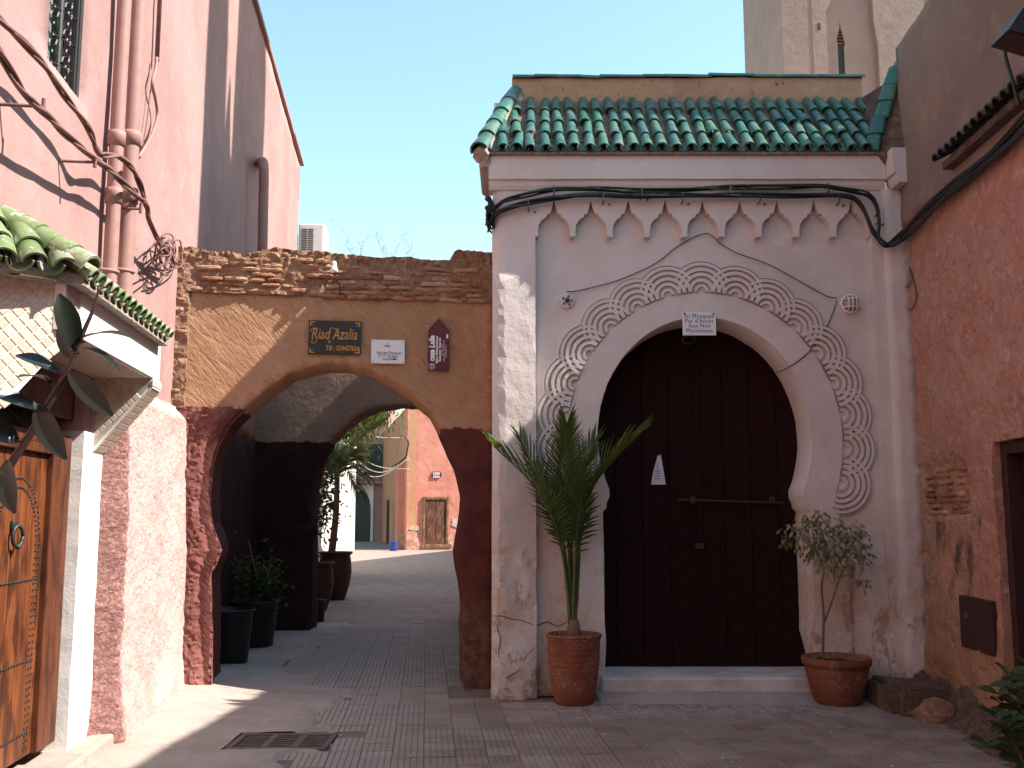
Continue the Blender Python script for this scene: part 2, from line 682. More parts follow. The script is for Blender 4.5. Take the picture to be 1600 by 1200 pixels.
def wood(name, a, b_, c_, sc=(9, 9, .7), rough=.5, spec=.35):
    n = N(name, rough, spec)
    g = n.noise(2.2, 6, .6, n.vec(sc), 1.2)
    c = n.mix(n.ramp(g, .35, .62), a, b_)
    c = n.mix(n.ramp(n.noise(3.2, 4, .6, n.vec((3, 3, .9))), .46, .62, 0, .9), c, c_)
    c = n.mix(n.ramp(n.noise(2.4, 6, .6, n.vec((30, 30, 1.2))), .55, .7, 0, .5), c, c_)
    return n.done(c, n.bump(g, .25, .01))
M['cedar'] = wood("varnished_cedar", (.22, .066, .019), (.11, .03, .010), (.045, .013, .006))
M['cedar_dark'] = wood("dark_varnished_cedar", (.14, .042, .016), (.09, .026, .011), (.045, .013, .007))
M['oldwood'] = wood("weathered_wood", (.20, .11, .065), (.13, .065, .04), (.28, .18, .12), rough=.85, spec=.15)


def mosaic_mat():
    n = N("mosaic_tile", .4, .4)
    r = n.rnd()
    c = n.mix(n.ramp(r, 0, 1), (.56, .45, .36), (.66, .57, .47))
    c = n.mix(n.ramp(n.noise(40, 4), .4, .7, 0, .5), c, (.50, .33, .24))
    return n.done(c, n.bump(n.noise(40, 3), .08, .01))
M['mosaic'] = mosaic_mat()
M['grout'] = flat("pale_grout", (.74, .72, .68), .9, .1)


def paver_mat(stuff=False):
    n = N("ribbed_paver_joined" if stuff else "ribbed_paver", .85, .25)
    r = n.island() if stuff else n.rnd()
    c = n.mix(n.ramp(r, 0, 1), (.27, .212, .178), (.22, .168, .14))
    c = n.mix(n.ramp(n.math('FRACT', n.math('MULTIPLY', r, 9.7)), .8, 1, 0, .6), c, (.34, .29, .27))
    c = n.mix(n.ramp(n.noise(2.2, 5, .65), .42, .7, 0, .7), c, (.36, .30, .26))
    c = n.mix(n.ramp(n.noise(26, 5, .7), .5, .75, 0, .5), c, (.20, .145, .13))
    # cement dust where the paving runs into the plain cement strip
    xe = n.math('ADD', n.xyz()[0], n.math('MULTIPLY', n.math('SUBTRACT', n.noise(2.2, 6, .7), .5), 1.6))
    c = n.mix(n.ramp(xe, -1.4, -.3, .85, 0), c, (.36, .30, .265))
    # whitewash dust trodden out in front of the mosque step
    x, y, z = n.xyz()
    dx = n.ramp(n.math('ABSOLUTE', n.math('SUBTRACT', x, 1.5)), .7, 1.9, 1, 0)
    dy = n.ramp(n.math('ADD', y, n.math('MULTIPLY', n.noise(2.5, 4), .7)), 7.7, 8.5, 0, 1)
    dm = n.math('MULTIPLY', n.math('MULTIPLY', dx, dy), n.ramp(n.noise(13, 6, .7), .35, .7))
    c = n.mix(n.math('MULTIPLY', dm, .8), c, (.52, .47, .45))
    c = n.mix(n.ramp(n.noise(170, 2), .73, .76, 0, .7), c, (.6, .56, .53))
    return n.done(c, n.bump(n.noise(60, 5, .65), .35, .01))
M['paver'] = paver_mat()
M['paver_joined'] = paver_mat(True)


def cement_mat(name, a, b_, c_):
    n = N(name, .92)
    c = n.mix(n.ramp(n.noise(1.3, 5, .6), .35, .7), a, b_)
    c = n.mix(n.ramp(n.noise(7, 6, .7), .5, .72, 0, .7), c, c_)
    c = n.mix(n.ramp(n.noise(55, 5, .7), .55, .75, 0, .5), c, tuple(x * .6 for x in b_))
    c = n.mix(n.ramp(n.noise(150, 2), .74, .77, 0, .7), c, (.6, .55, .5))
    b = n.bump(n.noise(9, 5), .3, .03)
    return n.done(c, n.bump(n.noise(70, 5, .7), .4, .01, b))
M['cement'] = cement_mat("dusty_cement", (.385, .32, .28), (.30, .245, .21), (.45, .385, .345))
M['earth'] = cement_mat("dusty_ground", (.20, .155, .14), (.16, .12, .105), (.26, .21, .19))


def alley_mat():
    n = N("alley_paving", .88)
    br = n.node("ShaderNodeTexBrick")
    n.link(n.pos(), br.inputs["Vector"])
    br.inputs["Scale"].default_value = 1.0
    br.inputs["Brick Width"].default_value = .4
    br.inputs["Row Height"].default_value = .2
    br.inputs["Mortar Size"].default_value = .008
    br.inputs["Color1"].default_value = (.30, .24, .21, 1)
    br.inputs["Color2"].default_value = (.25, .195, .17, 1)
    br.inputs["Mortar"].default_value = (.12, .08, .07, 1)
    c = n.mix(n.ramp(n.noise(3, 5), .4, .7, 0, .6), br.outputs[0], (.36, .30, .27))
    return n.done(c, n.bump(n.noise(40, 4), .3, .01))
M['alley'] = alley_mat()


def salmonx(n, c):
    x, y, z = n.xyz()
    # flaking coats of paint over tan and grey plaster, soot and earth
    y2 = n.ramp(n.math('ADD', y, n.math('MULTIPLY', n.noise(2.2, 5, .7), .8)), 7.75, 7.95, 0, 1)
    tanm = n.math('MULTIPLY', n.math('MULTIPLY', n.ramp(n.noise(1.9, 6, .75, n.vec((1, 1.6, .8))), .46, .52), y2), n.ramp(z, 1.5, 2.3, 1, .25))
    c = n.mix(n.math('MULTIPLY', tanm, .9), c, n.mix(n.ramp(n.noise(20, 5), .4, .65), (.42, .30, .205), (.33, .20, .13)))
    c = n.mix(n.ramp(n.noise(7, 6, .78), .555, .60, 0, .8), c, (.53, .36, .31))
    c = n.mix(n.math('MULTIPLY', n.ramp(n.noise(34, 5, .75), .60, .66), n.ramp(n.noise(2.4, 4), .44, .54)), c, (.20, .085, .055))
    c = n.mix(n.ramp(n.noise(4.5, 6, .72), .52, .64, 0, .6), c, (.44, .185, .10))
    c = n.mix(n.ramp(n.noise(2.6, 6, .7, n.vec((1, 1, .8))), .6, .66, 0, .55), c, (.50, .33, .29))
    low = n.ramp(n.math('ADD', z, n.math('MULTIPLY', n.math('SUBTRACT', n.noise(2.2, 5, .65), .5), 1.3)), .5, 1.0, 1, 0)
    c = n.mix(n.math('MULTIPLY', low, .75), c, (.36, .20, .115))
    soot = n.math('MULTIPLY', n.ramp(n.noise(3.1, 5, .6, n.vec((1, 1, .6))), .57, .7), n.ramp(z, 1.5, 1.9, 1, 0))
    c = n.mix(n.math('MULTIPLY', soot, .8), c, (.07, .045, .035))
    c = n.mix(n.ramp(n.noise(13, 6, .75), .60, .64, 0, .7), c, (.24, .115, .075))
    c = n.mix(n.ramp(n.noise(5, 6, .75), .62, .66, 0, .55), c, (.40, .33, .31))
    return c
M['salmon'] = plaster("salmon_plaster", (.50, .27, .20), (.43, .205, .15), (.56, .36, .29), 1.6, .9, .8, extra=salmonx)


def greyx(n, c):
    m, k = runs(n, .45, (.10, .07, .06))
    c = n.mix(m, c, k)
    return n.mix(n.ramp(n.noise(1.7, 5, .65), .5, .68, 0, .6), c, (.36, .20, .13))
M['brownrender'] = plaster("brown_grey_render", (.25, .175, .135), (.185, .13, .10), (.30, .215, .17), .9, .35, .3, extra=greyx)
M['minaret'] = plaster("minaret_render", (.35, .27, .245), (.30, .225, .205), (.40, .315, .285), .6, .3, .25)
M['tan'] = plaster("tan_render", (.42, .25, .16), (.33, .19, .12), (.47, .31, .22), 1.6, .35, .3,
                   extra=lambda n, c: n.mix(n.math('MULTIPLY', n.ramp(n.noise(16, 6, .75, n.vec((1, 1, .55))), .6, .66), n.ramp(n.noise(2.4, 3), .42, .6)), c, (.06, .04, .035)))
def farx(n, c):
    z = n.xyz()[2]
    low = n.ramp(n.math('ADD', z, n.math('MULTIPLY', n.math('SUBTRACT', n.noise(1.2, 5, .7), .5), 1.4)), .75, 1.0, 1, 0)
    q = n.mix(n.ramp(n.noise(5, 6, .75), .45, .58), (.40, .16, .12), (.52, .36, .29))
    c = n.mix(n.math('MULTIPLY', low, .85), c, q)
    m, k = runs(n, .35, (.40, .16, .12))
    return n.mix(m, c, k)
M['far_red'] = plaster("far_red_plaster", (.56, .23, .17), (.49, .18, .13), (.60, .31, .25), .8, .5, .4, extra=farx)
M['far_orange'] = plaster("far_orange_plaster", (.52, .27, .15), (.44, .21, .12), (.56, .33, .21), .6, .3, .2)
M['far_mauve'] = plaster("far_mauve_plaster", (.36, .20, .18), (.30, .16, .14), (.42, .26, .23), .6, .3, .2)
M['far_white'] = plaster("far_cream_wall", (.74, .70, .62), (.66, .60, .52), (.78, .75, .70), .6, .2, .2)


def leafmat(name, a, b_, rough=.45, spec=.4, trans=.25):
    n = N(name, rough, spec)
    r = n.island()
    c = n.mix(n.ramp(r, 0, 1), a, b_)
    c = n.mix(n.ramp(n.noise(8, 3), .4, .7, 0, .4), c, tuple(x * .6 for x in a))
    n.done(c)
    if trans:
        tr = n.node("ShaderNodeBsdfTranslucent")
        n.link(n.mix(.4, c, (.25, .32, .03)), tr.inputs[0])
        mx = n.node("ShaderNodeMixShader")
        mx.inputs[0].default_value = trans
        out = n.t.nodes["Material Output"]
        n.t.links.new(n.b.outputs[0], mx.inputs[1])
        n.t.links.new(tr.outputs[0], mx.inputs[2])
        n.t.links.new(mx.outputs[0], out.inputs[0])
    return n.m
M['palm'] = leafmat("palm_leaf", (.05, .09, .017), (.10, .15, .035), .45, .4)
M['palmstem'] = flat("palm_petiole", (.10, .13, .04), .6, .4, bump=.2)
M['ficus'] = leafmat("weeping_fig_leaf", (.15, .165, .06), (.37, .34, .18), .5, .35)
M['twig'] = flat("twig_bark", (.19, .12, .075), .9, .3)
M['rubber'] = leafmat("rubber_plant_leaf", (.010, .017, .012), (.016, .022, .015), .38, .35, 0)
M['rubberstem'] = flat("rubber_plant_stem", (.06, .03, .025), .5, .3)
M['bright'] = leafmat("sunlit_tree_leaf", (.22, .29, .05), (.38, .42, .12), .5, .35, .35)
M['dark_leaf'] = leafmat("dark_shrub_leaf", (.018, .038, .010), (.042, .075, .018), .5, .35)


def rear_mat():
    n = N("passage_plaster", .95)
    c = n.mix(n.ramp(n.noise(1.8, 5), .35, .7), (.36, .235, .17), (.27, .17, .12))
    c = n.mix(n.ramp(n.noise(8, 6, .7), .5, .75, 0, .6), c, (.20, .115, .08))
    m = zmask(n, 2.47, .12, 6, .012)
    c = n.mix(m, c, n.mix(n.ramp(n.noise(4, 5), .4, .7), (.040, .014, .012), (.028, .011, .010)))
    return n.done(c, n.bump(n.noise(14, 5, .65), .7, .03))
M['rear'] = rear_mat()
M['dry'] = flat("dry_weed", (.24, .18, .12), .9, .3)

# ================================================================== GROUND
ground = mk("ground", ([(-300, -60, -.05), (300, -60, -.05), (300, 400, -.05), (-300, 400, -.05)], [(0, 1, 2, 3)]), M['earth'], kind='structure')
bed = mk("street_bed", ([(-3.6, -3, -.012), (3.9, -3, -.012), (3.9, 16.2, -.012), (-3.6, 16.2, -.012)], [(0, 1, 2, 3)]), M['earth'], kind='structure')
alley = mk("alley_paving", ([(-12, 16.0, -.004), (10, 16.0, -.004), (10, 90, -.004), (-12, 90, -.004)], [(0, 1, 2, 3)]), M['alley'], kind='structure')

GR = (-1.86, -1.20, 6.66, 7.14)      # drain grate rectangle


def apron_h(x, y):
    m = .10 * smooth01(-1.9, -2.9, x) * smooth01(5.5, 8.4, y) * smooth01(10.6, 9.2, y)
    m += .10 * smooth01(-2.62, -2.86 - .0 * y, x + .11 * (y - 7)) * smooth01(6.5, 7.0, y) * smooth01(9.3, 8.8, y)
    edge = -1.30 + .22 * noise.noise(Vector((y * 1.1, 3.3, 0))) + .30 * nz(x, y, 3, 2.2) + .16 * nz(x, y, 7, 9) + (-.95 * smooth01(8.2, 10.5, y))
    return .010 + m + .012 * nz(x, y, 0, 1.7) + .003 * nz(x, y, 5, 14) - .05 * smooth01(edge - .22, edge + .10, x)


NX, NY = 110, 300
vv, ff, idx = [], [], {}
for j in range(NY + 1):
    for i in range(NX + 1):
        x, y = -3.5 + 2.8 * i / NX, 4.4 + 11.6 * j / NY
        idx[i, j] = len(vv)
        vv.append((x, y, apron_h(x, y)))
for j in range(NY):
    for i in range(NX):
        x, y = -3.5 + 2.8 * (i + .5) / NX, 4.4 + 11.6 * (j + .5) / NY
        if GR[0] < x < GR[1] and GR[2] < y < GR[3]:
            continue
        ff.append((idx[i, j], idx[i + 1, j], idx[i + 1, j + 1], idx[i, j + 1]))
mk("cement_pavement", (vv, ff), M['cement'], smooth=True, kind='structure')


def paver_mesh():
    a, g, dp, th = .098, .0035, .006, .035
    xs = [(-a, -th), (-a, -.004), (-a + .004, 0)]
    for i in range(1, 5):
        x = -a + 2 * a * i / 5
        xs += [(x - g - .002, 0), (x - g, -dp), (x + g, -dp), (x + g + .002, 0)]
    xs += [(a - .004, 0), (a, -.004), (a, -th)]
    n = len(xs)
    v = [(x, -a, z) for x, z in xs] + [(x, a, z) for x, z in xs]
    f = [(i, i + 1, i + 1 + n, i + n) for i in range(n - 1)]
    f += [tuple(range(n - 1, -1, -1)), tuple(range(n, 2 * n))]
    return v, f


pm_v, pm_f = paver_mesh()
pm = mesh_data("paving_tile", pm_v, pm_f, M['paver'])
e1 = Vector((-.085, 1, 0)).normalized()
e2 = Vector((e1.y, -e1.x, 0))
slots = []
rt = random.Random(3)
for i in range(-30, 40):
    for j in range(0, 64):
        c = e2 * (i * .2 + .1) + e1 * (4.4 + j * .2) + Vector((0, 0, 0))
        if c.y > 16.0 or c.y < 4.6:
            continue
        if c.y < 8.42:
            ok = -1.75 < c.x < 3.3
        elif c.y < 9.0:
            ok = -2.3 < c.x < -.62
        elif c.y < 13.9:
            ok = -2.6 < c.x < -.1
        else:
            ok = -3.2 < c.x < -.35
        if not ok or (GR[0] - .1 < c.x < GR[1] + .1 and GR[2] - .1 < c.y < GR[3] + .1):
            continue
        if c.x < -.9 and apron_h(c.x, c.y) > .006:
            continue
        rot = (90 if (noise.cell(Vector((i * .37, j * .21, 0))) > .45) else 0)
        Mx = frame_mat(e2, e1, Vector((0, 0, 1)), c + Vector((0, 0, rt.uniform(-.003, .002)))) @ Matrix.Rotation(rad(rot), 4, 'Z') \
            @ Matrix.Rotation(rt.gauss(0, .006), 4, 'X') @ Matrix.Rotation(rt.gauss(0, .006), 4, 'Y')
        d = (c - Vector((0, 0, EYE))).length
        vis = abs(c.x) / c.y < .53 and c.y > 5.75
        slots.append((0 if vis else 1, d, Mx))
slots.sort(key=lambda t: t[:2])
for k, (vis, d, Mx) in enumerate(slots[:298]):
    inst("paving_tile", pm, Mx, bed)
rest = MB()
for vis, d, Mx in slots[298:]:
    rest.add(xf((pm_v, pm_f), Mx))
mk("paving_tiles_beyond", rest.vf(), M['paver_joined'], bed, kind='stuff')

# drain grate
gr = thing("drain_grate", ((GR[0] + GR[1]) / 2, (GR[2] + GR[3]) / 2, 0), "rusty iron drain grate of slotted bars set in the cement pavement", "drain grate")
b = MB()
for q in ((GR[0], GR[1], GR[2], GR[2] + .045), (GR[0], GR[1], GR[3] - .045, GR[3]), (GR[0], GR[0] + .045, GR[2] + .046, GR[3] - .046), (GR[1] - .045, GR[1], GR[2] + .046, GR[3] - .046)):
    b.add(bevbox(*q, -.03, .008, .004, 1))
for t in (.36, .66):
    x = GR[0] + (GR[1] - GR[0]) * t
    b.add(bevbox(x - .028, x + .028, GR[2] + .046, GR[3] - .046, -.03, .004, .004, 1))
mk("grate_frame", b.vf(), M['grate'], gr)
mk("pit", box(GR[0] + .001, GR[1] - .001, GR[2] + .001, GR[3] - .001, -.046, -.0085), M['iron'], gr)
bm_ = mesh_data("bar", *bevbox(-.5, .5, -.011, .011, -.008, .003, .002, 1), M['grate'])
for (a0, a1) in ((.075, .315), (.405, .615), (.705, .925)):
    for k in range(6):
        y = GR[2] + .082 + k * .063
        L = (a1 - a0) * (GR[1] - GR[0])
        inst("bar", bm_, Matrix.Translation((GR[0] + (a0 + a1) / 2 * (GR[1] - GR[0]), y, 0)) @ Matrix.Diagonal((L, 1, 1, 1)), gr)

# ================================================================== MOSQUE GATE
MZ = "white-pink limewashed mosque gate with green tiled roof, carved fans and a dark horseshoe doorway"
mosque = thing("mosque_gate", (1.65, 9.0, 0), MZ, "mosque gate")
PD = -.09                                   # recess of the panel behind the pilasters
CX, CZ, RX, RZ = 1.665, 2.177, .925, 1.04   # horseshoe
JW = .885
th0 = math.asin((CZ - 1.718) / RZ)


def horseshoe(rx, rz, cz=CZ, zt=1.718, n=40):
    a0 = math.asin(min(1, (cz - zt) / rz))
    return [(CX - rx * math.cos(-a0 + (math.pi + 2 * a0) * i / n), cz + rz * math.sin(-a0 + (math.pi + 2 * a0) * i / n)) for i in range(n + 1)]


hs = horseshoe(RX, RZ)
jl = [(CX - JW - .02, 0), (CX - JW + .01, .35), (CX - JW, .9), (CX - JW, 1.53), (CX - JW + .03, 1.56), (CX - JW + .03, 1.60), (CX - JW + .055, 1.66)]
jr = [(CX + JW - .055, 1.66), (CX + JW - .03, 1.60), (CX + JW - .03, 1.56), (CX + JW, 1.53), (CX + JW, .9), (CX + JW - .005, .5), (CX + JW + .04, .32), (CX + JW + .05, 0)]
opening = jl + hs + jr
panel = [(.12, 0)] + opening + [(3.25, 0), (3.25, 4.36), (.12, 4.36)]
wob = lambda s, z: .006 * nz(s, z, 1, 1.3) + .0025 * nz(s, z, 4, 6)
mk("wall", sheet(PIL, [panel], .09, lambda s, z: PD + wob(s, z), PD - .55, .006, 1, .05), M['facade'], mosque, True)

# front layer: pilasters and the scalloped frieze
per = .3278
s0 = .205
inner = [(s0, 0), (s0, 3.925)]
for k in range(9):
    c = s0 + per * (k + .5)
    half = [(-.140, 3.925), (-.141, 3.965), (-.133, 4.030), (-.109, 4.073), (-.078, 4.098), (-.064, 4.102), (-.064, 4.128), (-.036, 4.134), (-.019, 4.185), (0, 4.256)]
    inner += [(c + x, z) for x, z in half] + [(c - x, z) for x, z in reversed(half[:-1])]
SR = s0 + per * 9
inner += [(SR, 3.925), (SR, 0)]
front = [(-.175, -.03), (-.165, .5), (-.17, 1.2), (-.168, 2.6), (-.17, 4.36)] + [(3.46, 4.36), (3.47, 0)] + inner[::-1]


def pilf(s, z):
    d = wob(s + 3, z)
    if z < 1.2:                            # flaked limewash patch low on the pilasters
        d -= .012 * smooth01(.02, .08, nz(s, z, 8, 2.2) + .02 - .15 * (z - .6))
    if s < .2:
        d += .012 * nz(s, z, 12, 2.5) * smooth01(3.6, 2.2, z) + .060 * (.2 - s) / .375 * smooth01(3.85, 3.45, z + .06 * nz(s, z, 4, 5))
        d -= .04 * smooth01(-.06, -.175, s) ** 2          # soft rounded corner
    if s > 3.13:
        d += 0
    return d


mk("frieze", sheet(PIL, [front], .06, pilf, PD - .02, .004, 2, .028), M['facade'], mosque, False)
mk("pilaster_strip", sheet(PIL, [[(3.262, 0), (3.475, 0), (3.465, 4.35), (3.262, 4.35)]], .07, lambda s, z: .030 + wob(s + 3, z), -.01, .003, 8, .06), M['facade'], mosque, True)
# return face of the gate towards the archway
mk("side_wall", sheet(Frame((-.172, 0, 0), (0, 1, 0), (-1, 0, 0)), [[(8.54, 0), (13.2, 0), (13.2, 5.3), (9.3, 5.5), (8.54, 4.6)]], .2, lambda s, z: .01 * nz(s, z, 2, 1.5), -.05), M['facade'], mosque)
mk("core", box(-.165, 3.42, 9.6, 13.1, 0, 5.28), M['tan'], mosque)

b = MB()
for l in ([(770, 962), (786, 962), (800, 967), (815, 969), (835, 977)], [(838, 978), (855, 972), (872, 978), (890, 970), (908, 973)], [(790, 1059), (806, 1050), (818, 1040), (820, 1028), (834, 1012)], [(776, 975), (782, 1000), (779, 1022), (788, 1040)]):
    dd_ = 0.0 if l[0][0] < 837 else PD
    b.add(tube(spline([PIL.w(*PIL.px(u, v_, dd_), dd_ + pilf(*PIL.px(u, v_, dd_)) * (dd_ == 0) + .001) for u, v_ in l], 8), lambda t: .0042 * (1.1 - .6 * t), 5))
mk("crack", b.vf(), M['rubble'], mosque, kind='stuff')

# raised archivolt and the carved fans around it
outer = horseshoe(1.185, 1.285, 2.15, 1.70, 44)
ring = [(s_ - .004 if s_ < CX else s_ + .004, z_) for s_, z_ in jl] + horseshoe(RX + .004, RZ + .004) + [(s_ + .004, z_) for s_, z_ in jr] + [(CX + 1.20, 0), (CX + 1.19, 1.0)] + outer[::-1] + [(CX - 1.19, 1.0), (CX - 1.20, 0)]
mk("archivolt", sheet(PIL, [ring], .05, lambda s, z: PD + .016 + wob(s, z) * 1.0, PD - .03, .003, 4, .035), M['facade'], mosque, False)
fan = MB()
path = horseshoe(1.20, 1.30, 2.15, 1.72, 400)
acc = [0]
for a, c in zip(path, path[1:]):
    acc.append(acc[-1] + math.hypot(c[0] - a[0], c[1] - a[1]))
mid = acc[-1] / 2
NF = 8
stepf = (mid - .05) / NF
for k in range(-NF, NF + 1):
    tl = mid + k * stepf
    i = min(range(len(acc)), key=lambda j: abs(acc[j] - tl))
    p = Vector(path[i])
    q = Vector(path[min(i + 2, 400)]) - Vector(path[max(i - 2, 0)])
    tx = q.normalized()
    nx = Vector((-tx.y, tx.x))
    if nx.dot(p - Vector((CX, 2.15))) < 0:
        nx = -nx
    for ri, (r, wd, hgt) in enumerate(((.050, .030, .026), (.100, .033, .032), (.149, .034, .034), (.198, .034, .033), (.244, .030, .029), (.274, .012, .012))):
        top = PD + hgt + .0011 * ((k % 3) * 2 + (ri % 2)) + .0004 * ri
        m = 10 + 3 * ri
        lim = math.pi / 2 + (.10 if ri < 4 else -.38 - .1 * (ri == 5))
        if abs(k) == NF and ri >= 4:
            lim += .3
        base = len(fan.v)
        jj = R.uniform(-.002, .002)
        for a in range(m + 1):
            an = -lim + 2 * lim * a / m
            dr = nx * math.cos(an) + tx * math.sin(an)
            ww = wd / 2 * (1 + .12 * noise.noise(Vector((k * 3.1, ri * 1.7, an * 2))))
            for rr, dd in ((r - ww - .003, PD - .01), (r - ww + .003, top), (r + ww - .003, top), (r + ww + .003, PD - .01)):
                pp = p + dr * (rr + jj)
                fan.v.append(PIL.w(pp.x, pp.y, dd))
        for a in range(m):
            for e in range(3):
                i0 = base + a * 4 + e
                fan.f.append((i0, i0 + 1, i0 + 5, i0 + 4))
mk("carved_fans", fan.vf(), M['facade'], mosque)


# cornice
def extrude_profile(F, prof, sa, sb, n=1):
    v, f = [], []
    k = len(prof)
    for i in range(n + 1):
        s = sa + (sb - sa) * i / n
        v += [F.w(s, z + .004 * nz(s, z, 0, 2), d + .003 * nz(s, z, 7, 2)) for d, z in prof]
    for i in range(n):
        for j in range(k):
            f.append((i * k + j, i * k + (j + 1) % k, (i + 1) * k + (j + 1) % k, (i + 1) * k + j))
    f += [tuple(range(k)), tuple((n * k + j) for j in range(k - 1, -1, -1))]
    return v, f


cprof = [(-.15, 4.345), (.012, 4.345), (.030, 4.385), (.034, 4.425), (.060, 4.43), (.066, 4.655), (-.15, 4.655)]
b = MB().add(extrude_profile(PIL, cprof, -.205, 3.285, 24))
RWC = Frame((3.35, 0, 0), (0, -1, 0), (-1, 0, 0))
b.add(extrude_profile(RWC, [(d + .0, z) for d, z in cprof], -8.52, -8.27, 4))
mk("cornice", b.vf(), M['facade'], mosque)

# roof
ED, EZ, TD, TZ = .10, 4.675, -.76, 5.50
sd = (Vector((0, ED - TD, EZ - TZ))).length
dn = PIL.n * ((ED - TD) / sd) + Vector((0, 0, (EZ - TZ) / sd))      # down the slope
un = Vector((1, 0, 0)).cross(-dn).normalized()
if un.z < 0:
    un = -un
mk("roof_bed", ([PIL.w(-.27, EZ - .02, ED), PIL.w(3.36, EZ - .02, ED), PIL.w(3.36, TZ, TD), PIL.w(.04, TZ, TD),
                 PIL.w(-.27, EZ - .035, ED), PIL.w(3.36, EZ - .035, ED), PIL.w(-.27, EZ - .035, TD), PIL.w(3.36, EZ - .035, TD)],
                [(0, 1, 2, 3), (4, 5, 1, 0), (4, 6, 7, 5), (0, 3, 6, 4), (1, 5, 7, 2)]), M['roof_mortar'], mosque)


def tile_mesh(name, L, rb, rt_, th, mat, k=8, squash=1.0):
    """half-round tile, wide end at y=0, running up to y=L"""
    v, f = [], []
    for y, r in ((0, rb), (L, rt_)):
        for q in (r, r - th):
            for i in range(k + 1):
                a = math.pi * i / k
                v.append((q * math.cos(a), y, q * math.sin(a) * squash))
    n = k + 1
    for i in range(k):
        f.append((i, i + 1, i + 1 + 2 * n, i + 2 * n))
        f.append((n + i + 1, n + i, n + i + 3 * n, n + i + 1 + 3 * n))
        f.append((i + 1, i, n + i, n + i + 1))
        f.append((2 * n + i, 2 * n + i + 1, 3 * n + i + 1, 3 * n + i))
    f += [(0, 2 * n, 3 * n, n), (k, n + k, 3 * n + k, 2 * n + k)]
    me = mesh_data(name, v, f, mat, True)
    me.set_sharp_from_angle(angle=rad(40))
    return me


tm = [tile_mesh("roof_tile", .335, .050 + .002 * q, .039, .010, M['green']) for q in range(3)]
chan = tile_mesh("channel_tile", 1.2, .05, .045, .01, M['green'])
rt = random.Random(11)
ncol = 28
for c in range(ncol):
    s = -.085 + c * .1275 + rt.uniform(-.006, .006)
    top_n = 4
    for r in range(4):
        a = r * .283 + rt.uniform(-.022, .018)
        if c == 0 and r > 1:
            continue
        p = PIL.w(s + rt.uniform(-.010, .010), EZ + .004, ED + .012) - dn * a + un * (.006 + .006 * rt.random())
        dd = (-dn + Vector((1, 0, 0)) * rt.gauss(0, .035) + un * (-.03)).normalized()
        x = dd.cross(un).normalized()
        if x.x < 0:
            x = -x
        y = dd
        z = x.cross(y)
        if c >= ncol - 2 and r < (c - ncol + 3):
            continue
        inst("roof_tile", rt.choice(tm), frame_mat(x, y, z, p), mosque)
ch = MB()
cv = [v.co.copy() for v in chan.vertices]
cf = [tuple(p.vertices) for p in chan.polygons]
for c in range(-1, ncol):
    s = -.085 + (c + .5) * .1275
    ln = .16
    p = PIL.w(s, EZ, ED + .002) + un * .022
    x = Vector((-1, 0, 0))
    y = -dn * ln
    ch.add(xf((cv, cf), frame_mat(x, y, -un * .8, p)))
mk("channel_tiles", ch.vf(), M['green'], mosque, kind='stuff')
# hip tiles on the free end, valley tiles against the salmon house
hm = tile_mesh("hip_tile", .36, .088, .070, .016, M['green'], 10)


def run_tiles(name, me, A, B, n, up, parent, over=1.15, meL=.36, jit=.01):
    A, B = Vector(A), Vector(B)
    d = (B - A)
    L = d.length / n
    y = d.normalized()
    for i in range(n):
        yy = (y + Vector((R.gauss(0, jit), R.gauss(0, jit), R.gauss(0, jit)))).normalized()
        x = yy.cross(Vector(up)).normalized()
        z = x.cross(yy)
        Mx = frame_mat(x, yy, z, A + d * (i / n) + z * (.004 * (i % 2))) @ Matrix.Diagonal((1, L * over / meL, 1, 1))
        inst(name, me, Mx, parent)


run_tiles("hip_tile", hm, PIL.w(-.285, 4.665, .115), PIL.w(.03, 5.57, -.76), 5, (-.45, -.5, .75), mosque)
b = MB()     # the mortar that beds the hip
b.add(tube(spline([PIL.w(-.275, 4.62, .10), PIL.w(-.12, 5.05, -.33), PIL.w(.04, 5.52, -.76)], 6), lambda t: .075, 8))
b.add(([PIL.w(-.25, 4.68, .06), PIL.w(.06, 5.56, -.75), PIL.w(-.06, 4.685, .07)], [(0, 1, 2)]))
b.add(fbox(PIL, -.29, -.17, 4.53, 4.66, -.75, .07, .03))
mk("hip_mortar", b.vf(), M['pale_mortar'], mosque)
run_tiles("valley_tile", tile_mesh("valley_tile", .36, .075, .066, .012, M['green'], 8, .4), PIL.w(3.16, 4.68, .07), PIL.w(3.42, 5.45, .06), 5, (-.6, -.7, .3), mosque, 1.1, .36, .06)
b = MB().add(([PIL.w(3.2, 4.66, .06), PIL.w(3.46, 4.7, .26), PIL.w(3.46, 5.4, .06), PIL.w(3.36, 5.5, -.75), PIL.w(3.28, 4.55, .06), PIL.w(3.46, 4.5, .26)],
              [(0, 1, 2, 3), (0, 4, 5, 1)]))
mk("valley_mortar", b.vf(), M['rubble'], mosque)
b = MB().add(sheet(PIL, [[(.0, 5.3), (3.42, 5.3), (3.42, 5.745), (.0, 5.745)]], .07, lambda s, z: -.775 + .012 * nz(s, z, 3, 2.5) + .004 * nz(s, z, 3, 9), -.97, .01, 3))
mk("parapet", b.vf(), M['tan'], mosque)
rm = tile_mesh("ridge_tile", .24, .062, .058, .012, M['green'], 8, .75)
for i in range(16):
    z = 5.742 + (.012 if 9 <= i < 11 else 0) + R.uniform(-.004, .004)
    A = PIL.w(.005 + i * .2135, z, -.80)
    y = Vector((1, R.gauss(0, .01), R.gauss(0, .012))).normalized()
    x = y.cross(Vector((0, 0, 1))).normalized()
    inst("ridge_tile", rm, frame_mat(x, y, x.cross(y), A), mosque)

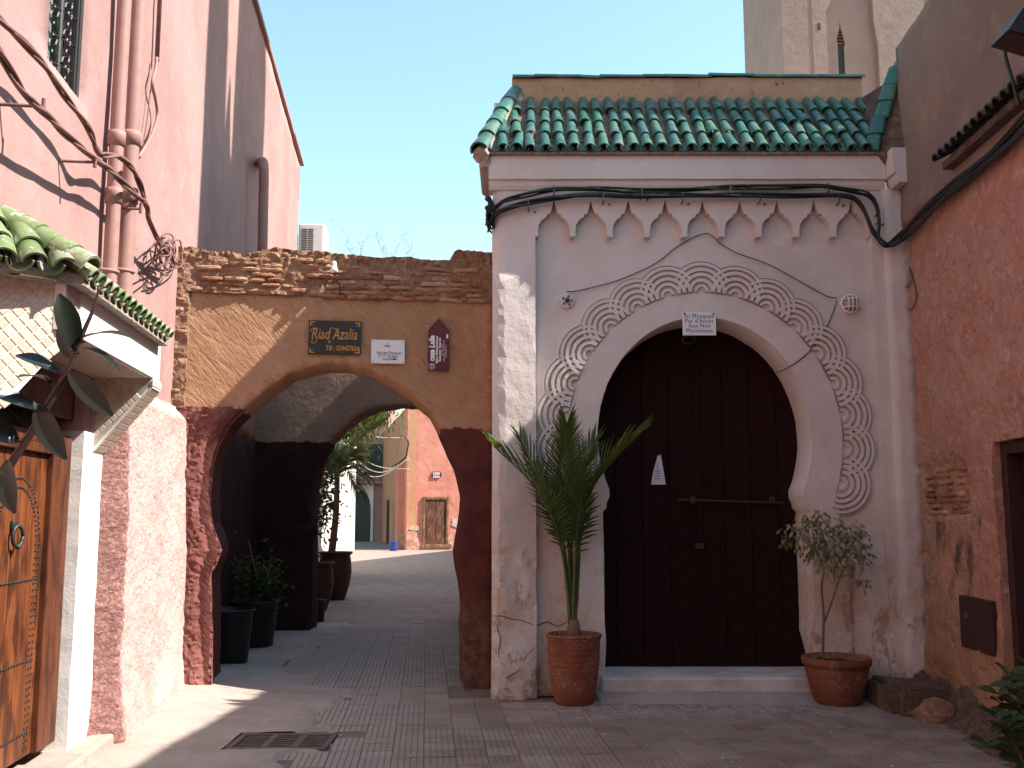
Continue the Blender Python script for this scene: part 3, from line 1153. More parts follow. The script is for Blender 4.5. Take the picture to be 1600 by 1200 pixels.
# door
DD = -.50
mk("door_recess", fbox(PIL, CX - 1.0, CX + 1.0, 0, 3.3, DD - .14, DD - .07), M['maroon'], mosque)
for k in range(8):
    a = CX - .98 + k * .245
    o = mk("plank", fbox(PIL, a + .002, a + .243, .17, 3.29, DD - .069, DD - .028 - .004 * (k % 2), .005), M['maroon'], mosque)
b = MB().add(fbox(PIL, CX - .012, CX + .05, .19, 3.25, DD - .03, DD - .012, .006))
mk("meeting_rail", b.vf(), M['maroon'], mosque)
sa, za = PIL.px(1060, 781, DD)
sb, zb = PIL.px(1222, 786, DD)
mk("door_bar", tube([PIL.w(sa, za, DD + .01), PIL.w(sb, zb, DD + .01)], .011, 8), M['dark_maroon'], mosque)
b = MB()
for s in (sa + .1, sb - .12):
    b.add(fbox(PIL, s, s + .05, za - .035, za + .03, DD - .02, DD + .032, .005))
s, z = PIL.px(1092, 854, DD)
b.add(fbox(PIL, s - .035, s + .045, z - .02, z + .03, DD - .02, DD + .012, .006))
mk("lock", b.vf(), M['dark_maroon'], mosque)
# step
st = MB().add(fbox(PIL, CX - .93, CX + .93, -.02, .175, -.6, .055, .02))
mk("step", st.vf(), M['stepwhite'], mosque)
mk("step_footing", sheet(Tilt(PIL.w(0, .0, 0), PIL.t, Vector((0, 0, 1)), PIL.n), [[(CX - 1.0, .0), (CX + 1.05, .0), (CX + 1.0, .22), (CX + .5, .30), (CX - .3, .26), (CX - .95, .20)]], .04, lambda s, z: .062 - .062 * smooth01(.08, .26, z + .05 * nz(s, z, 3, 3)) + .006 * nz(s, z, 1, 9), -.03, .02, 3), M['cement'], mosque, True)


# the sign over the door
def on_plane(name, u, v, d):
    return PIL.px(u, v, d)


s0_, z1_ = PIL.px(1066, 488, PD + .02)
s1_, z0_ = PIL.px(1119, 524, PD + .02)
sg = thing("mosque_sign", PIL.w((s0_ + s1_) / 2, z0_, PD), "small white enamel sign with four typed black lines, over the horseshoe doorway", "sign")
mk("plate", fbox(PIL, s0_, s1_, z0_, z1_, PD + .018, PD + .024, .001), M['signwhite'], sg)
b = MB()
ww = s1_ - s0_
for i, t in enumerate(("Ici Mosquée", "Pas d'Accès", "Aux Non", "Musulmans")):
    b.add(text_vf(t, .052, PIL, (s0_ + s1_) / 2, z1_ - .035 - i * .043, PD + .0246, sx=.92, space=1.1))
mk("lettering", b.vf(), M['ink'], sg)
b = MB()
for s in (s0_ + .02, s1_ - .02):
    b.add(fbox(PIL, s - .008, s + .008, z1_ - .022, z1_ - .006, PD + .022, PD + .030, .003))
mk("screw", b.vf(), M['iron'], sg)
s, z = PIL.px(1076, 531, PD - .1)
b = MB().add(tube(spline([PIL.w(s + .055 * math.cos(a), z + .035 * math.sin(a), PD - .1 + .01 * math.sin(a)) for a in [i * math.pi / 5 for i in range(11)]], 3), .008, 6))
b.add(tube([PIL.w(s + .05, z + .03, PD - .1), PIL.w(s + .12, z + .05, PD - .3)], .008, 6))
mk("hanging_ring", b.vf(), M['iron'], label="dark iron ring hanging just under the sign over the doorway", cat="ring")

# torn paper notice on the door
pl = PIL.pts([(1018, 757), (1021, 738), (1028, 712), (1033, 710), (1036, 728), (1041, 757)], DD + .002)
no = thing("door_notice", PIL.w(*pl[0], DD), "torn tapering white paper notice stuck on the dark maroon door", "notice")
mk("paper", prism(PIL, pl, DD - .024, DD - .020), M['paper'], no)
b = MB()
for i in range(7):
    z = pl[0][1] + .05 + i * .022
    b.add(([PIL.w(pl[0][0] + .03 + .003 * i, z, DD - .0192), PIL.w(pl[0][0] + .085 - .002 * i, z, DD - .0192), PIL.w(pl[0][0] + .085 - .002 * i, z + .005, DD - .0192), PIL.w(pl[0][0] + .03 + .003 * i, z + .005, DD - .0192)], [(0, 1, 2, 3)]))
mk("print_lines", b.vf(), M['ink'], no)

# lamps and thin wire
def bulkhead(u, v, r, label, broken):
    s, z = PIL.px(u, v, PD)
    t = thing("bulkhead_lamp", PIL.w(s, z, PD), label, "wall lamp", "round lamps on the mosque facade")
    def disc(prof):
        vv_, f_ = lathe(prof, (0, 0, 0), 24)
        return xf((vv_, f_), frame_mat(PIL.t, Vector((0, 0, 1)), PIL.n, PIL.w(s, z, PD)))
    mk("base", disc([(r, 0), (r, .02), (r * .9, .035), (r * .82, .035)]), M['facade'] if broken else M['white'], t, True)
    if broken:
        mk("socket", disc([(r * .3, .03), (r * .3, .06), (r * .2, .065)]), M['iron'], t, True)
        b = MB()
        for k in range(5):
            a = k * 1.3
            b.add(xf(box(-.008, .008, -.008, .008, 0, .012), frame_mat(PIL.t, Vector((0, 0, 1)), PIL.n, PIL.w(s + r * .6 * math.cos(a), z + r * .6 * math.sin(a), PD + .03))))
        mk("screw_post", b.vf(), M['iron'], t, kind='stuff')
    else:
        mk("lamp_glass", disc([(r * .82, .03), (r * .74, .06), (r * .45, .085), (r * .1, .095)]), M['lens'], t, True)
        b = MB()
        for k in range(-1, 2):
            pts = []
            for i in range(9):
                a = -1 + 2 * i / 8
                x = k * r * .42
                y = a * math.sqrt(max(0, r * r - x * x)) * .95
                h = .03 + .075 * math.sqrt(max(0, 1 - (x * x + y * y) / (r * r)))
                pts.append((x, y, h))
            b.add(tube([PIL.w(s + p[0], z + p[1], PD + p[2]) for p in pts], .005, 5))
            if k:
                b.add(tube([PIL.w(s + p[1], z + p[0], PD + p[2] + .004) for p in pts], .005, 5))
        b.add(tube([PIL.w(s + r * .93 * math.cos(i * math.pi / 12), z + r * .93 * math.sin(i * math.pi / 12), PD + .04) for i in range(25)], .008, 6))
        mk("cage", b.vf(), M['white'], t)
    return s, z


bulkhead(886, 471, .066, "round lamp base with its glass missing, on the side nearer the archway", True)
bulkhead(1327, 476, .084, "round caged lamp with cloudy glass, on the side nearer the salmon house", False)
wl = [(885, 456), (905, 454), (960, 440), (1000, 424), (1030, 408), (1060, 384), (1102, 365), (1125, 380), (1150, 395), (1200, 413), (1250, 440), (1290, 462), (1308, 466)]
wr = [(1308, 470), (1300, 492), (1290, 515), (1270, 543), (1250, 562), (1230, 575), (1213, 583)]
for l, lab in ((wl, "thin dark wire peaking above the arch between the two round lamps"), (wr, "thin dark wire dropping from the caged lamp to the doorway arch")):
    q = PIL.pts(l, PD + .02)
    mk("lamp_wire", tube(spline([PIL.w(s, z, PD + .022) for s, z in q], 5), .0045, 5), M['cable'], label=lab, cat="wire", group="thin wires on the mosque facade")

# ================================================================== ARCHWAY
arch = thing("archway", (-1.57, 9.0, 0), "ochre plastered archway with a maroon dado and crumbling brick top, spanning the alley", "archway")
AL = [(326, 1075), (326, 980), (325, 896), (330, 888), (341, 862), (335, 840), (326, 815), (324, 785), (325, 760), (328, 730), (335, 703), (343, 684), (355, 662), (378, 640), (402, 620), (426, 601), (449, 584),
      (479, 573), (513, 567), (547, 569), (581, 579), (614, 596), (648, 620), (675, 643), (686, 662), (697, 690), (709, 716), (720, 745), (726, 775), (724, 805), (719, 835), (714, 864), (716, 885), (722, 915), (726, 950), (724, 1000), (727, 1075)]
AO = [(s, max(z, -.05)) for s, z in ARC.pts(AL)]
AO[0] = (AO[0][0], -.05)
AO[-1] = (AO[-1][0], -.05)
ZB = 3.47
aw = [(-3.02, -.05)] + AO + [(-.172, -.05), (-.172, ZB), (-3.02, ZB)]
mk("wall", sheet(ARC, [aw], .055, lambda s, z: .010 * nz(s, z, 3, 1.4) + .005 * nz(s, z, 9, 5) - .03 * smooth01(.45, 0, z) * 0, -.62, .015, 7, .035), M['ochre'], arch, True)


def jaggy(s, z, seed, a=.016):
    q = nz(s, z, seed, 19, 4)
    r = noise.noise(Vector((s * 41, z * 41, seed)))
    return a * (.7 * q + .8 * r)


da = [(-3.03, -.05)] + [(s + .014 + .01 * smooth01(1, 0, z), z) for s, z in AO if z < 2.43 and s < -1.9] + [(AO[13][0] + .02, 2.435), (-3.03, 2.435)]
jz = [p for p in AO if p[1] < 2.43 and p[0] < -1.9]
def jedge(z):
    return float(np.interp(z, [p[1] for p in jz], [p[0] for p in jz]))


mk("dado", sheet(ARC, [da], .024, lambda s, z: .030 - .085 * smooth01(.13, -.02, jedge(z) - s) + .03 * smooth01(-2.93, -2.99, s) + .04 * smooth01(.5, 0, z) + .018 * nz(s, z, 2, 3) + jaggy(s, z, 5, .020), -.12, .008, 9, .02), M['maroon_rough'], arch, False)
# rubble that the brick courses sit in
top = [(262, 384), (300, 385), (330, 392), (360, 393), (385, 398), (410, 389), (440, 385), (458, 391), (480, 393), (500, 391), (520, 397), (550, 399), (580, 402), (620, 400), (650, 404), (680, 405), (703, 405), (712, 393), (740, 391), (760, 394), (778, 393)]
tp = ARC.pts(top, .03)
rb = [(-3.03, ZB - .012)] + [(-2.2, ZB - .022), (-1.5, ZB - .03), (-.172, ZB - .04)] + [(-.172, tp[-1][1])] + [p for p in tp[::-1] if -3.02 < p[0] < -.175] + [(-3.03, tp[0][1])]
mk("rubble_core", sheet(ARC, [rb], .03, lambda s, z: .024 + .018 * nz(s, z, 5, 6, 4) + jaggy(s, z, 3, .014 + .03 * smooth01(3.70, 3.80, z)) + .03 * smooth01(3.68, 3.80, z) * nz(s, z, 9, 4), -.60, .015, 8, .025), M['mortar'], arch, False)
pier = [(-3.03, 2.43), (-2.865, 2.43), (-2.86, 2.9), (-2.868, ZB), (-3.03, ZB)]
mk("pier", sheet(ARC, [pier], .022, lambda s, z: .035 + .016 * nz(s, z, 5, 9, 4) + jaggy(s, z, 8, .012), -.05, .015, 5, .02), M['mortar'], arch, False)


def brick_mesh(seed, L=.2, H=.036, D=.10):
    r = random.Random(seed)
    nx, nz_ = 5, 3
    v, f = [], []
    for j in range(nz_ + 1):
        for i in range(nx + 1):
            e = (i in (0, nx)) + (j in (0, nz_))
            x = L * (i / nx - .5) + r.uniform(-.006, .006)
            z = H * (j / nz_ - .5) + r.uniform(-.004, .004)
            v.append((x, r.uniform(-.008, .003) + .011 * e, z))
    W = nx + 1
    for j in range(nz_):
        for i in range(nx):
            f.append((j * W + i, j * W + i + 1, (j + 1) * W + i + 1, (j + 1) * W + i))
    ring = [i for i in range(W)] + [j * W + nx for j in range(1, nz_ + 1)] + [nz_ * W + i for i in range(nx - 1, -1, -1)] + [j * W for j in range(nz_ - 1, 0, -1)]
    b = len(v)
    for i in ring:
        v.append((v[i][0], D, v[i][2]))
    for k in range(len(ring)):
        k2 = (k + 1) % len(ring)
        f.append((ring[k2], ring[k], b + k, b + k2))
    return v, f


bms = [mesh_data("brick", *brick_mesh(q), M['brick']) for q in range(8)]
rt = random.Random(21)


def lay_bricks(F, parent, s0, s1, z0, rows, pitch, d, skip=.12, lim=None, L=(.12, .24)):
    for r in range(rows):
        s = s0 + rt.uniform(0, .12)
        while s < s1:
            l = rt.uniform(*L)
            zz = z0 + r * pitch + rt.uniform(-.004, .004)
            c = s + l / 2
            if rt.random() > skip and s + l < s1 + .02 and (lim is None or lim(c, zz)):
                p = F.w(c, zz, d + rt.uniform(-.014, .012))
                Mx = frame_mat(F.t, -F.n, Vector((0, 0, 1)), p) @ Matrix.Rotation(rt.gauss(0, .025), 4, 'Y') @ Matrix.Rotation(rt.gauss(0, .03), 4, 'Z') @ Matrix.Diagonal((l / .2, 1, rt.uniform(.85, 1.15), 1))
                inst("brick", rt.choice(bms), Mx, parent)
            s += l + rt.uniform(.008, .03)


def toplim(c, z):
    t = np.interp(c, [p[0] for p in tp], [p[1] for p in tp])
    return z < t - .07


lay_bricks(ARC, arch, -2.98, -.19, ZB + .012, 9, .047, .040, .27, toplim)
lay_bricks(ARC, arch, -1.8, -.19, ZB - .026, 1, .05, .040, .1)
lay_bricks(ARC, arch, -3.0, -2.88, 2.52, 20, .048, .045, .35, None, (.07, .13))


def blob(c, r, seed, sq=(1, 1, 1)):
    bm = bmesh.new()
    bmesh.ops.create_icosphere(bm, subdivisions=2, radius=1)
    v = []
    for x in bm.verts:
        p = x.co
        k = 1 + .35 * noise.fractal(p * 1.3 + Vector((seed, 0, 0)), 1, 2, 3)
        v.append(Vector(c) + Vector((p.x * r * k * sq[0], p.y * r * k * sq[1], p.z * r * k * sq[2])))
    f = [tuple(q.index for q in g.verts) for g in bm.faces]
    bm.free()
    return v, f


for k, (u, v_, r) in enumerate(((345, 405, .085), (372, 400, .06), (425, 398, .09), (452, 396, .055), (486, 402, .085), (515, 408, .06), (530, 403, .07), (405, 403, .05), (300, 396, .06), (560, 408, .06), (320, 400, .05))):
    s, z = ARC.px(u, v_, .03)
    mk("stone", blob(ARC.w(s, z - .02, -.02), r, k * 3.7, (1.15, .7, .75)), M['mortar'], arch)

# rear wall of the passage, roof, and the far opening
BLo = [(484, 1000), (484, 900), (485, 792), (488, 765), (494, 734), (504, 707), (515, 690), (530, 674), (550, 657), (570, 645), (588, 638), (615, 634), (646, 633), (668, 640), (690, 655), (708, 677), (722, 705), (733, 745), (738, 800), (740, 1000)]
bo = [(s, max(z, -.05)) for s, z in BACK.pts(BLo)]
bw = [(-3.75, -.05)] + bo + [(.3, -.05), (.3, 3.6), (-3.75, 3.6)]
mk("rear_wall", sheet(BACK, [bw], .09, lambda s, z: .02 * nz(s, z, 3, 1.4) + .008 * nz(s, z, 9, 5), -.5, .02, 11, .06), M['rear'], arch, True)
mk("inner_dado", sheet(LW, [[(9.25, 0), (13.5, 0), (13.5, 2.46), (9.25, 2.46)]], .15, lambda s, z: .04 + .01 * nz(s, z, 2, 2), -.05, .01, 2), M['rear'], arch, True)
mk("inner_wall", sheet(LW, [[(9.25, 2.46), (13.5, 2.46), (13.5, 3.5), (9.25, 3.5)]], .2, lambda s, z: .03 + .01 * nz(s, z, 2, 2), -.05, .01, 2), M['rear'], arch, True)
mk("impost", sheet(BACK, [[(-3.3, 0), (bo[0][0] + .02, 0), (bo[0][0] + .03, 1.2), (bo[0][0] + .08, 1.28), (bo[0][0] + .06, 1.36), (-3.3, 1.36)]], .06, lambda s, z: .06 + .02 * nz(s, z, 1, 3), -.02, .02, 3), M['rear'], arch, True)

# signs
def sign_box(u0, v0, u1, v1, d=.03):
    a = ARC.px(u0, v1, d)
    b = ARC.px(u1, v0, d)
    return a[0], b[0], a[1], b[1]


x0, x1, z0, z1 = sign_box(481, 502, 565, 553)
sg = thing("house_sign", ARC.w((x0 + x1) / 2, z0, 0), "black sign with gold script lettering and a phone number, above the archway", "sign")
b = MB().add(fbox(ARC, x0, x1, z0, z1, .018, .030, .002))
mk("plate", b.vf(), M['signblack'], sg)
b = MB()
for k in (0, 1):
    for j in (0, 1):
        cx, cz = (x0 + .012, x1 - .012)[k], (z0 + .012, z1 - .012)[j]
        sx, sz = (1, -1)[k], (1, -1)[j]
        b.add(([ARC.w(cx, cz, .0306), ARC.w(cx + sx * .05, cz, .0306), ARC.w(cx + sx * .034, cz + sz * .010, .0306), ARC.w(cx + sx * .012, cz + sz * .012, .0306), ARC.w(cx + sx * .010, cz + sz * .034, .0306), ARC.w(cx, cz + sz * .05, .0306)], [(0, 1, 2, 3, 4, 5)]))
        b.add(tube([ARC.w(cx + sx * (.022 + .012 * math.cos(a)), cz + sz * (.022 + .012 * math.sin(a)), .031) for a in [i * .6 for i in range(9)]], .002, 4))
mk("corner_ornament", b.vf(), M['gold'], sg)
b = MB()
xm = (x0 + x1) / 2
b.add(text_vf("Riad", .142, ARC, xm - .128, z0 + .180, .0306, .22, sx=.66, bold=.001))
b.add(text_vf("Azalia", .142, ARC, xm + .088, z0 + .180, .0306, .22, sx=.64, bold=.001))
for q in ([(-.19, .130), (-.205, .112), (-.19, .098), (-.165, .108), (-.155, .125)], [(-.215, .20), (-.205, .226), (-.18, .235), (-.15, .228)],
          [(-.045, .128), (-.055, .115), (-.045, .105), (-.03, .115)], [(-.045, .226), (-.02, .240), (.005, .228), (.03, .238)]):
    b.add(tube(spline([ARC.w(xm + a, z0 + c, .0315) for a, c in q], 5), .0036, 5))
b.add(text_vf("Tél : 024427624", .062, ARC, xm + .068, z0 + .055, .0306, .08, sx=.72, bold=.0015))
mk("lettering", b.vf(), M['gold'], sg)

x0, x1, z0, z1 = sign_box(579.5, 531.5, 632.5, 567.5)
sg = thing("direction_sign", ARC.w((x0 + x1) / 2, z0, 0), "white enamel sign with a small crown, script and an arrow, above the archway", "sign")
mk("plate", fbox(ARC, x0, x1, z0, z1, .02, .028, .0015), M['signwhite'], sg)
xm = (x0 + x1) / 2
b = MB()
b.add(text_vf("Riad des Princesses", .040, ARC, xm + .008, z0 + .096, .0286, .35, sx=.70))
b.add(text_vf("N° 27  Sidi Jaafar", .037, ARC, xm, z0 + .066, .0286, .3, sx=.70))
ya = z0 + .040
b.add(fbox(ARC, xm - .05, xm + .055, ya - .0035, ya + .0035, .0275, .0288))
b.add(([ARC.w(xm + .05, ya + .011, .0289), ARC.w(xm + .05, ya - .011, .0289), ARC.w(xm + .085, ya, .0289)], [(0, 1, 2)]))
b.add(fbox(ARC, xm - .04, xm + .015, ya - .016, ya - .014, .0275, .0288))
mk("lettering", b.vf(), M['ink'], sg)
b = MB()
cr = [(-.026, .150), (-.030, .172), (-.014, .160), (-.008, .176), (0, .162), (.008, .176), (.014, .160), (.030, .172), (.026, .150)]
b.add(([ARC.w(xm - .005 + a, z0 + c, .0287) for a, c in cr], [tuple(range(9))]))
b.add(fbox(ARC, xm - .0075, xm - .0025, z0 + .176, z0 + .188, .0275, .0288))
b.add(fbox(ARC, xm - .012, xm + .002, z0 + .179, z0 + .183, .0275, .0289))
mk("crown_emblem", b.vf(), M['gold'], sg)
b = MB()
for p in ((x0 + .015, z0 + .015), (x1 - .015, z0 + .015), (x0 + .015, z1 - .015), (x1 - .015, z1 - .015)):
    b.add(fbox(ARC, p[0] - .004, p[0] + .004, p[1] - .004, p[1] + .004, .026, .031, .0015))
mk("screw", b.vf(), M['grate'], sg)

x0, x1, z0, z1 = sign_box(668.5, 516, 702, 579)
zt = ARC.px(685, 497, .03)[1]
sg = thing("guesthouse_sign", ARC.w((x0 + x1) / 2, z0, 0), "dark red sign shaped like an upright arrow, its white text running upwards", "sign")
mk("plate", prism(ARC, [(x0, z0), (x1, z0), (x1, z1), ((x0 + x1) / 2, zt), (x0, z1)], .015, .03), M['signred'], sg)
b = MB()
q = math.pi / 2
mk("title", text_vf("casa Lalla", .068, ARC, x0 + .036, z0 + .203, .0306, .06, sx=.92, rot=q, bold=.003), M['inkwhite'], sg)
mk("text_line", text_vf("Maison d'hôtes/Guesthouse", .030, ARC, x0 + .079, z0 + .19, .0306, .15, sx=.74, rot=q, bold=.001), M["inkwhite"], sg)
mk("text_line", text_vf("Restaurant · Pause thé", .030, ARC, x0 + .106, z0 + .19, .0306, .15, sx=.80, rot=q, bold=.001), M["inkwhite"], sg)
mk("text_line", text_vf("Sur réservation", .018, ARC, x0 + .126, z0 + .19, .0306, 0, sx=.9, rot=q), M["inkwhite"], sg)
mk("text_line", text_vf("16 Derb Jamaa · Tél : 024 429 757", .018, ARC, x0 + .144, z0 + .18, .0306, 0, sx=.8, rot=q), M["inkwhite"], sg)
mk("text_line", text_vf("www.casalalla.com", .017, ARC, x0 + .160, z0 + .18, .0306, 0, sx=.9, rot=q), M["inkwhite"], sg)
b.add(fbox(ARC, x1 - .022, x1 - .009, z0 + .295, z0 + .335, .029, .031))
b.add(fbox(ARC, x1 - .028, x1 - .024, z0 + .30, z0 + .325, .029, .031))
for e in ((.014, .060, .022, .0255), (.014, .060, .060, .0635), (.057, .060, .022, .0635), (.020, .0235, .030, .055), (.034, .037, .030, .056), (.046, .049, .030, .055), (.02, .049, .0535, .0565), (.006, .008, .03, .06), (.012, .045, .012, .014)):
    b.add(fbox(ARC, x0 + e[0], x0 + e[1], z0 + e[2], z0 + e[3], .0295, .0308))
mk("emblem", b.vf(), M['inkwhite'], sg)

# porcelain insulator on the brick top
s, z = ARC.px(522, 418, .09)
ins = thing("insulator", ARC.w(s, z - .05, .09), "white porcelain cable insulator fixed to the crumbling brick top of the archway", "insulator")
mk("porcelain_bell", lathe([(.032, -.045), (.034, -.01), (.024, .0), (.020, .02), (.024, .035), (.018, .052), (.006, .06)], ARC.w(s, z, .09), 14), M['porcelain'], ins, True)
mk("pin", tube(spline([ARC.w(s + .005, z - .04, .09), ARC.w(s + .015, z - .11, .085), ARC.w(s + .05, z - .155, .05), ARC.w(s + .055, z - .26, .04)], 5), .006, 5), M['iron'], ins)
# dry weeds on top
b = MB()
rt = random.Random(5)
for base, tips in (((560, 400), ((512, 338), (555, 346), (577, 368), (530, 378), (568, 380), (540, 372))), ((604, 402), ((582, 347), (632, 365), (595, 372), (618, 378), (590, 380))), ((636, 404), ((634, 370), (642, 385), (630, 388)))):
    for (u, v_) in tips:
        P = [ARC.w(*ARC.px(base[0] + rt.uniform(-5, 5), base[1] + 5, 0), -.2 + rt.uniform(-.1, .1))]
        Q = ARC.w(*ARC.px(u, v_, -.2), -.2 + rt.uniform(-.15, .15))
        mid_ = P[0].lerp(Q, .5) + Vector((rt.uniform(-.03, .03), 0, rt.uniform(-.01, .04)))
        sp = spline([P[0], mid_, Q], 6)
        b.add(tube(sp, lambda t: .0018 * (1 - .6 * t), 3))
        for k in range(5):
            a = sp[rt.randrange(4, len(sp))]
            b.add(tube([a, a + Vector((rt.uniform(-.06, .06), rt.uniform(-.03, .03), rt.uniform(.0, .06)))], .0011, 3))
mk("dry_weeds", b.vf(), M['dry'], label="thin dry weeds growing from the top of the brick archway", cat="weeds", kind='stuff')

# ================================================================== PINK HOUSE
HR = 8.07
house = thing("pink_house", LW.w(7, 0, 0), "tall pink plastered house in full sun, with roughcast base, drainpipes and a studded cedar door", "house")
send = 18.15
win = LW.pts([(71, 93), (129, 163)])
ws0, ws1 = win[0][0], win[1][0]
wz0, wz1 = (win[0][1] + win[1][1]) / 2, 5.75
door_s0, door_s1, door_z1 = 4.75, LW.px(96, 900, -.065)[0], 2.36
ow = [(-11, -.05), (send, -.05), (send, HR), (-11, HR)]
h1 = [(ws0, wz0), (ws1, wz0), (ws1, wz1), (ws0, wz1)]
h2 = [(door_s0, .02), (door_s1, .02), (door_s1, door_z1), (door_s0, door_z1)]
mk("wall", sheet(LW, [ow, h1, h2], .22, lambda s, z: .012 * nz(s, z, 3, .9) + .004 * nz(s, z, 7, 3.5), -.30, .004, 12, .12), M['pink'], house, True)
mk("core", fbox(LW, -10.9, send - .02, -.02, HR - .1, -6.5, -.36), M['pink'], house)
mk("coping", MB().add(fbox(LW, -11.0, send - 1.4, HR, HR + .07, -.5, .05, .01)).add(fbox(LW, send - 1.4, send + .18, HR - .0, HR + .06, -.5, .06, .01)).vf(), M['pinkpipe'], house)


def lowf(s, z):
    ss = s + .02 * nz(s, z, 1, 2.2)
    d = .19 * smooth01(6.60, 6.72, ss) * (1.0 - .18 * smooth01(.6, 2.3, z)) + .05 * smooth01(.5, 0, z)
    d += .022 * nz(s, z, 2, 2.6) + jaggy(s, z, 3, .006 + .012 * smooth01(6.85, 6.65, s))
    d -= .015
    d -= .10 * smooth01(2.30, 2.44, z + .015 * nz(s, z, 6, 4))
    return d


s_l = LW.px(158, 900, .0)[0]
low = [(6.56, -.05), (9.05, -.05), (9.05, 2.43), (6.56, 2.43)]
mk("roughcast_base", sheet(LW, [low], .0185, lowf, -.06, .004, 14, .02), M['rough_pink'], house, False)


def pipe(u, v0, v1, d, r, name="drainpipe", zb=None, zt=None):
    s, z = LW.px(u, (v0 + v1) / 2, d)
    za = LW.px(u, v1, d)[1] if zb is None else zb
    zc = LW.px(u, v0, d)[1] if zt is None else zt
    return s, za, zc


for u, d, r in ((181, .075, .046), (203.5, .08, .056)):
    s, za, zc = pipe(u, 200, 300, d, r, zb=2.5, zt=7.9)
    pth = [LW.w(s + .004 * math.sin(i * 1.3), za + (zc - za) * i / 12, d) for i in range(13)]
    o = mk("drainpipe", tube(pth, r, 16), M['pinkpipe'], house, True)
    for (v_, hh) in ((310, .12), (215, .0)):
        zz = LW.px(u, v_, d)[1]
        mk("pipe_collar", tube([LW.w(s, zz - .05, d), LW.w(s, zz + .02, d), LW.w(s, zz + .05, d)], lambda t: r + .009, 16), M['pinkpipe'], o, True)
    zz = LW.px(u, 432, d)[1]
    mk("pipe_bracket", tube(spline([LW.w(s - r - .01, zz, .0), LW.w(s - r - .004, zz, d), LW.w(s, zz - .002, d + r + .007), LW.w(s + r + .004, zz, d), LW.w(s + r + .01, zz, 0)], 5), .011, 6), M['pinkpipe'], o, True)
s, z = LW.px(245, 96, .04)
mk("conduit", tube([LW.w(s, z, .04), LW.w(s, 7.9, .04)], .018, 10), M['pinkcable'], house, True)
hz = [LW.w(*LW.px(u, v_, .05), .05) for u, v_ in ((245, 90), (243, 108), (238, 130), (243, 155), (246, 180), (240, 205), (228, 228), (217, 246))]
mk("hose", tube(spline(hz, 5), .013, 8), M['pinkpipe'], house, True)
hz = [LW.w(*LW.px(u, v_, .03), .03) for u, v_ in ((237, 128), (233, 160), (228, 200), (222, 232))]
mk("hose", tube(spline(hz, 5), .005, 5), M['pinkcable'], house, True)
pp = [LW.w(*LW.px(u, v_, d), d) for u, v_, d in ((407, 255, .02), (409, 253, .14), (412, 258, .2), (412, 300, .2), (411, 345, .2), (410, 400, .2))]
mk("vent_pipe", tube(spline(pp, 4), .062, 12), M['pinkpipe'], house, True)

# window with wrought iron
wf = mk("window", fbox(LW, ws0 + .004, ws1 - .004, wz0 + .004, wz1, -.20, -.19), M['glass'], house)
b = MB()
for q in ((ws0 + .002, ws0 + .05, wz0 + .002, wz1), (ws1 - .05, ws1 - .002, wz0 + .002, wz1), (ws0 + .05, ws1 - .05, wz0 + .002, wz0 + .06), ((ws0 + ws1) / 2 - .025, (ws0 + ws1) / 2 + .025, wz0 + .06, wz1)):
    b.add(fbox(LW, *q, -.19, -.13, .004))
mk("window_frame", b.vf(), M['shutter'], wf)
b = MB()
gd = -.035
for q in ((ws0 + .006, ws0 + .03), (ws1 - .05, ws1 - .006), (ws1 - .10, ws1 - .08)):
    b.add(fbox(LW, q[0], q[1], wz0 + .01, wz1, gd - .012, gd + .012, .003))
b.add(fbox(LW, ws0 + .03, ws1 - .05, wz0 + .012, wz0 + .035, gd - .012, gd + .012, .003))
wm = (ws0 + ws1 - .05) / 2
rt = random.Random(9)
for r in range(9):
    zc = wz0 + .10 + r * .17
    for sx in (-1, 1):
        for hh in (-1, 1):
            c = (wm + sx * .13, zc + hh * .04)
            pts = []
            for k in range(16):
                a = k * .55
                rr = .085 * math.exp(-a * .26)
                pts.append(LW.w(c[0] - sx * rr * math.cos(a), c[1] + hh * rr * math.sin(a), gd))
            b.add(tube(pts, .006, 4))
    b.add(tube([LW.w(wm, zc - .085, gd), LW.w(wm, zc + .085, gd)], .007, 4))
    b.add(tube([LW.w(ws0 + .02, zc - .08, gd), LW.w(ws1 - .05, zc + .08, gd)], .005, 4))
mk("grille", b.vf(), M['iron'], wf)

# --- door recess, cedar door
dd = -.065
fs0, fs1 = LW.px(64, 900, dd)[0], LW.px(96, 900, dd)[0]
zh = LW.px(40, 704, dd)[1]
dz0 = .17
mk("door_recess", fbox(LW, door_s0 - .2, door_s1 + .2, -.02, 2.5, -.36, -.305), M['iron'], house)
doorp = mk("door", fbox(LW, door_s0, fs0, dz0, zh, dd - .06, dd - .016), M['cedar'], house)
pl_w = .155
s = fs0 - pl_w
while s > door_s0 - .1:
    mk("plank", fbox(LW, s + .0015, s + pl_w - .0015, dz0 + .002, zh - .002, dd - .016, dd - .002 - .003 * R.random(), .003), M['cedar'], doorp)
    s -= pl_w
b = MB().add(fbox(LW, fs0, fs1 - .05, dz0, zh + .12, dd - .06, dd + .035, .008)).add(fbox(LW, fs1 - .05, fs1, dz0, zh + .13, dd - .06, dd + .012, .005))
b.add(fbox(LW, door_s0, fs0, zh, zh + .055, dd - .06, dd + .03, .006)).add(fbox(LW, door_s0, fs0, zh + .058, zh + .12, dd - .06, dd + .012, .006))
mk("door_frame", b.vf(), M['cedar_dark'], house)


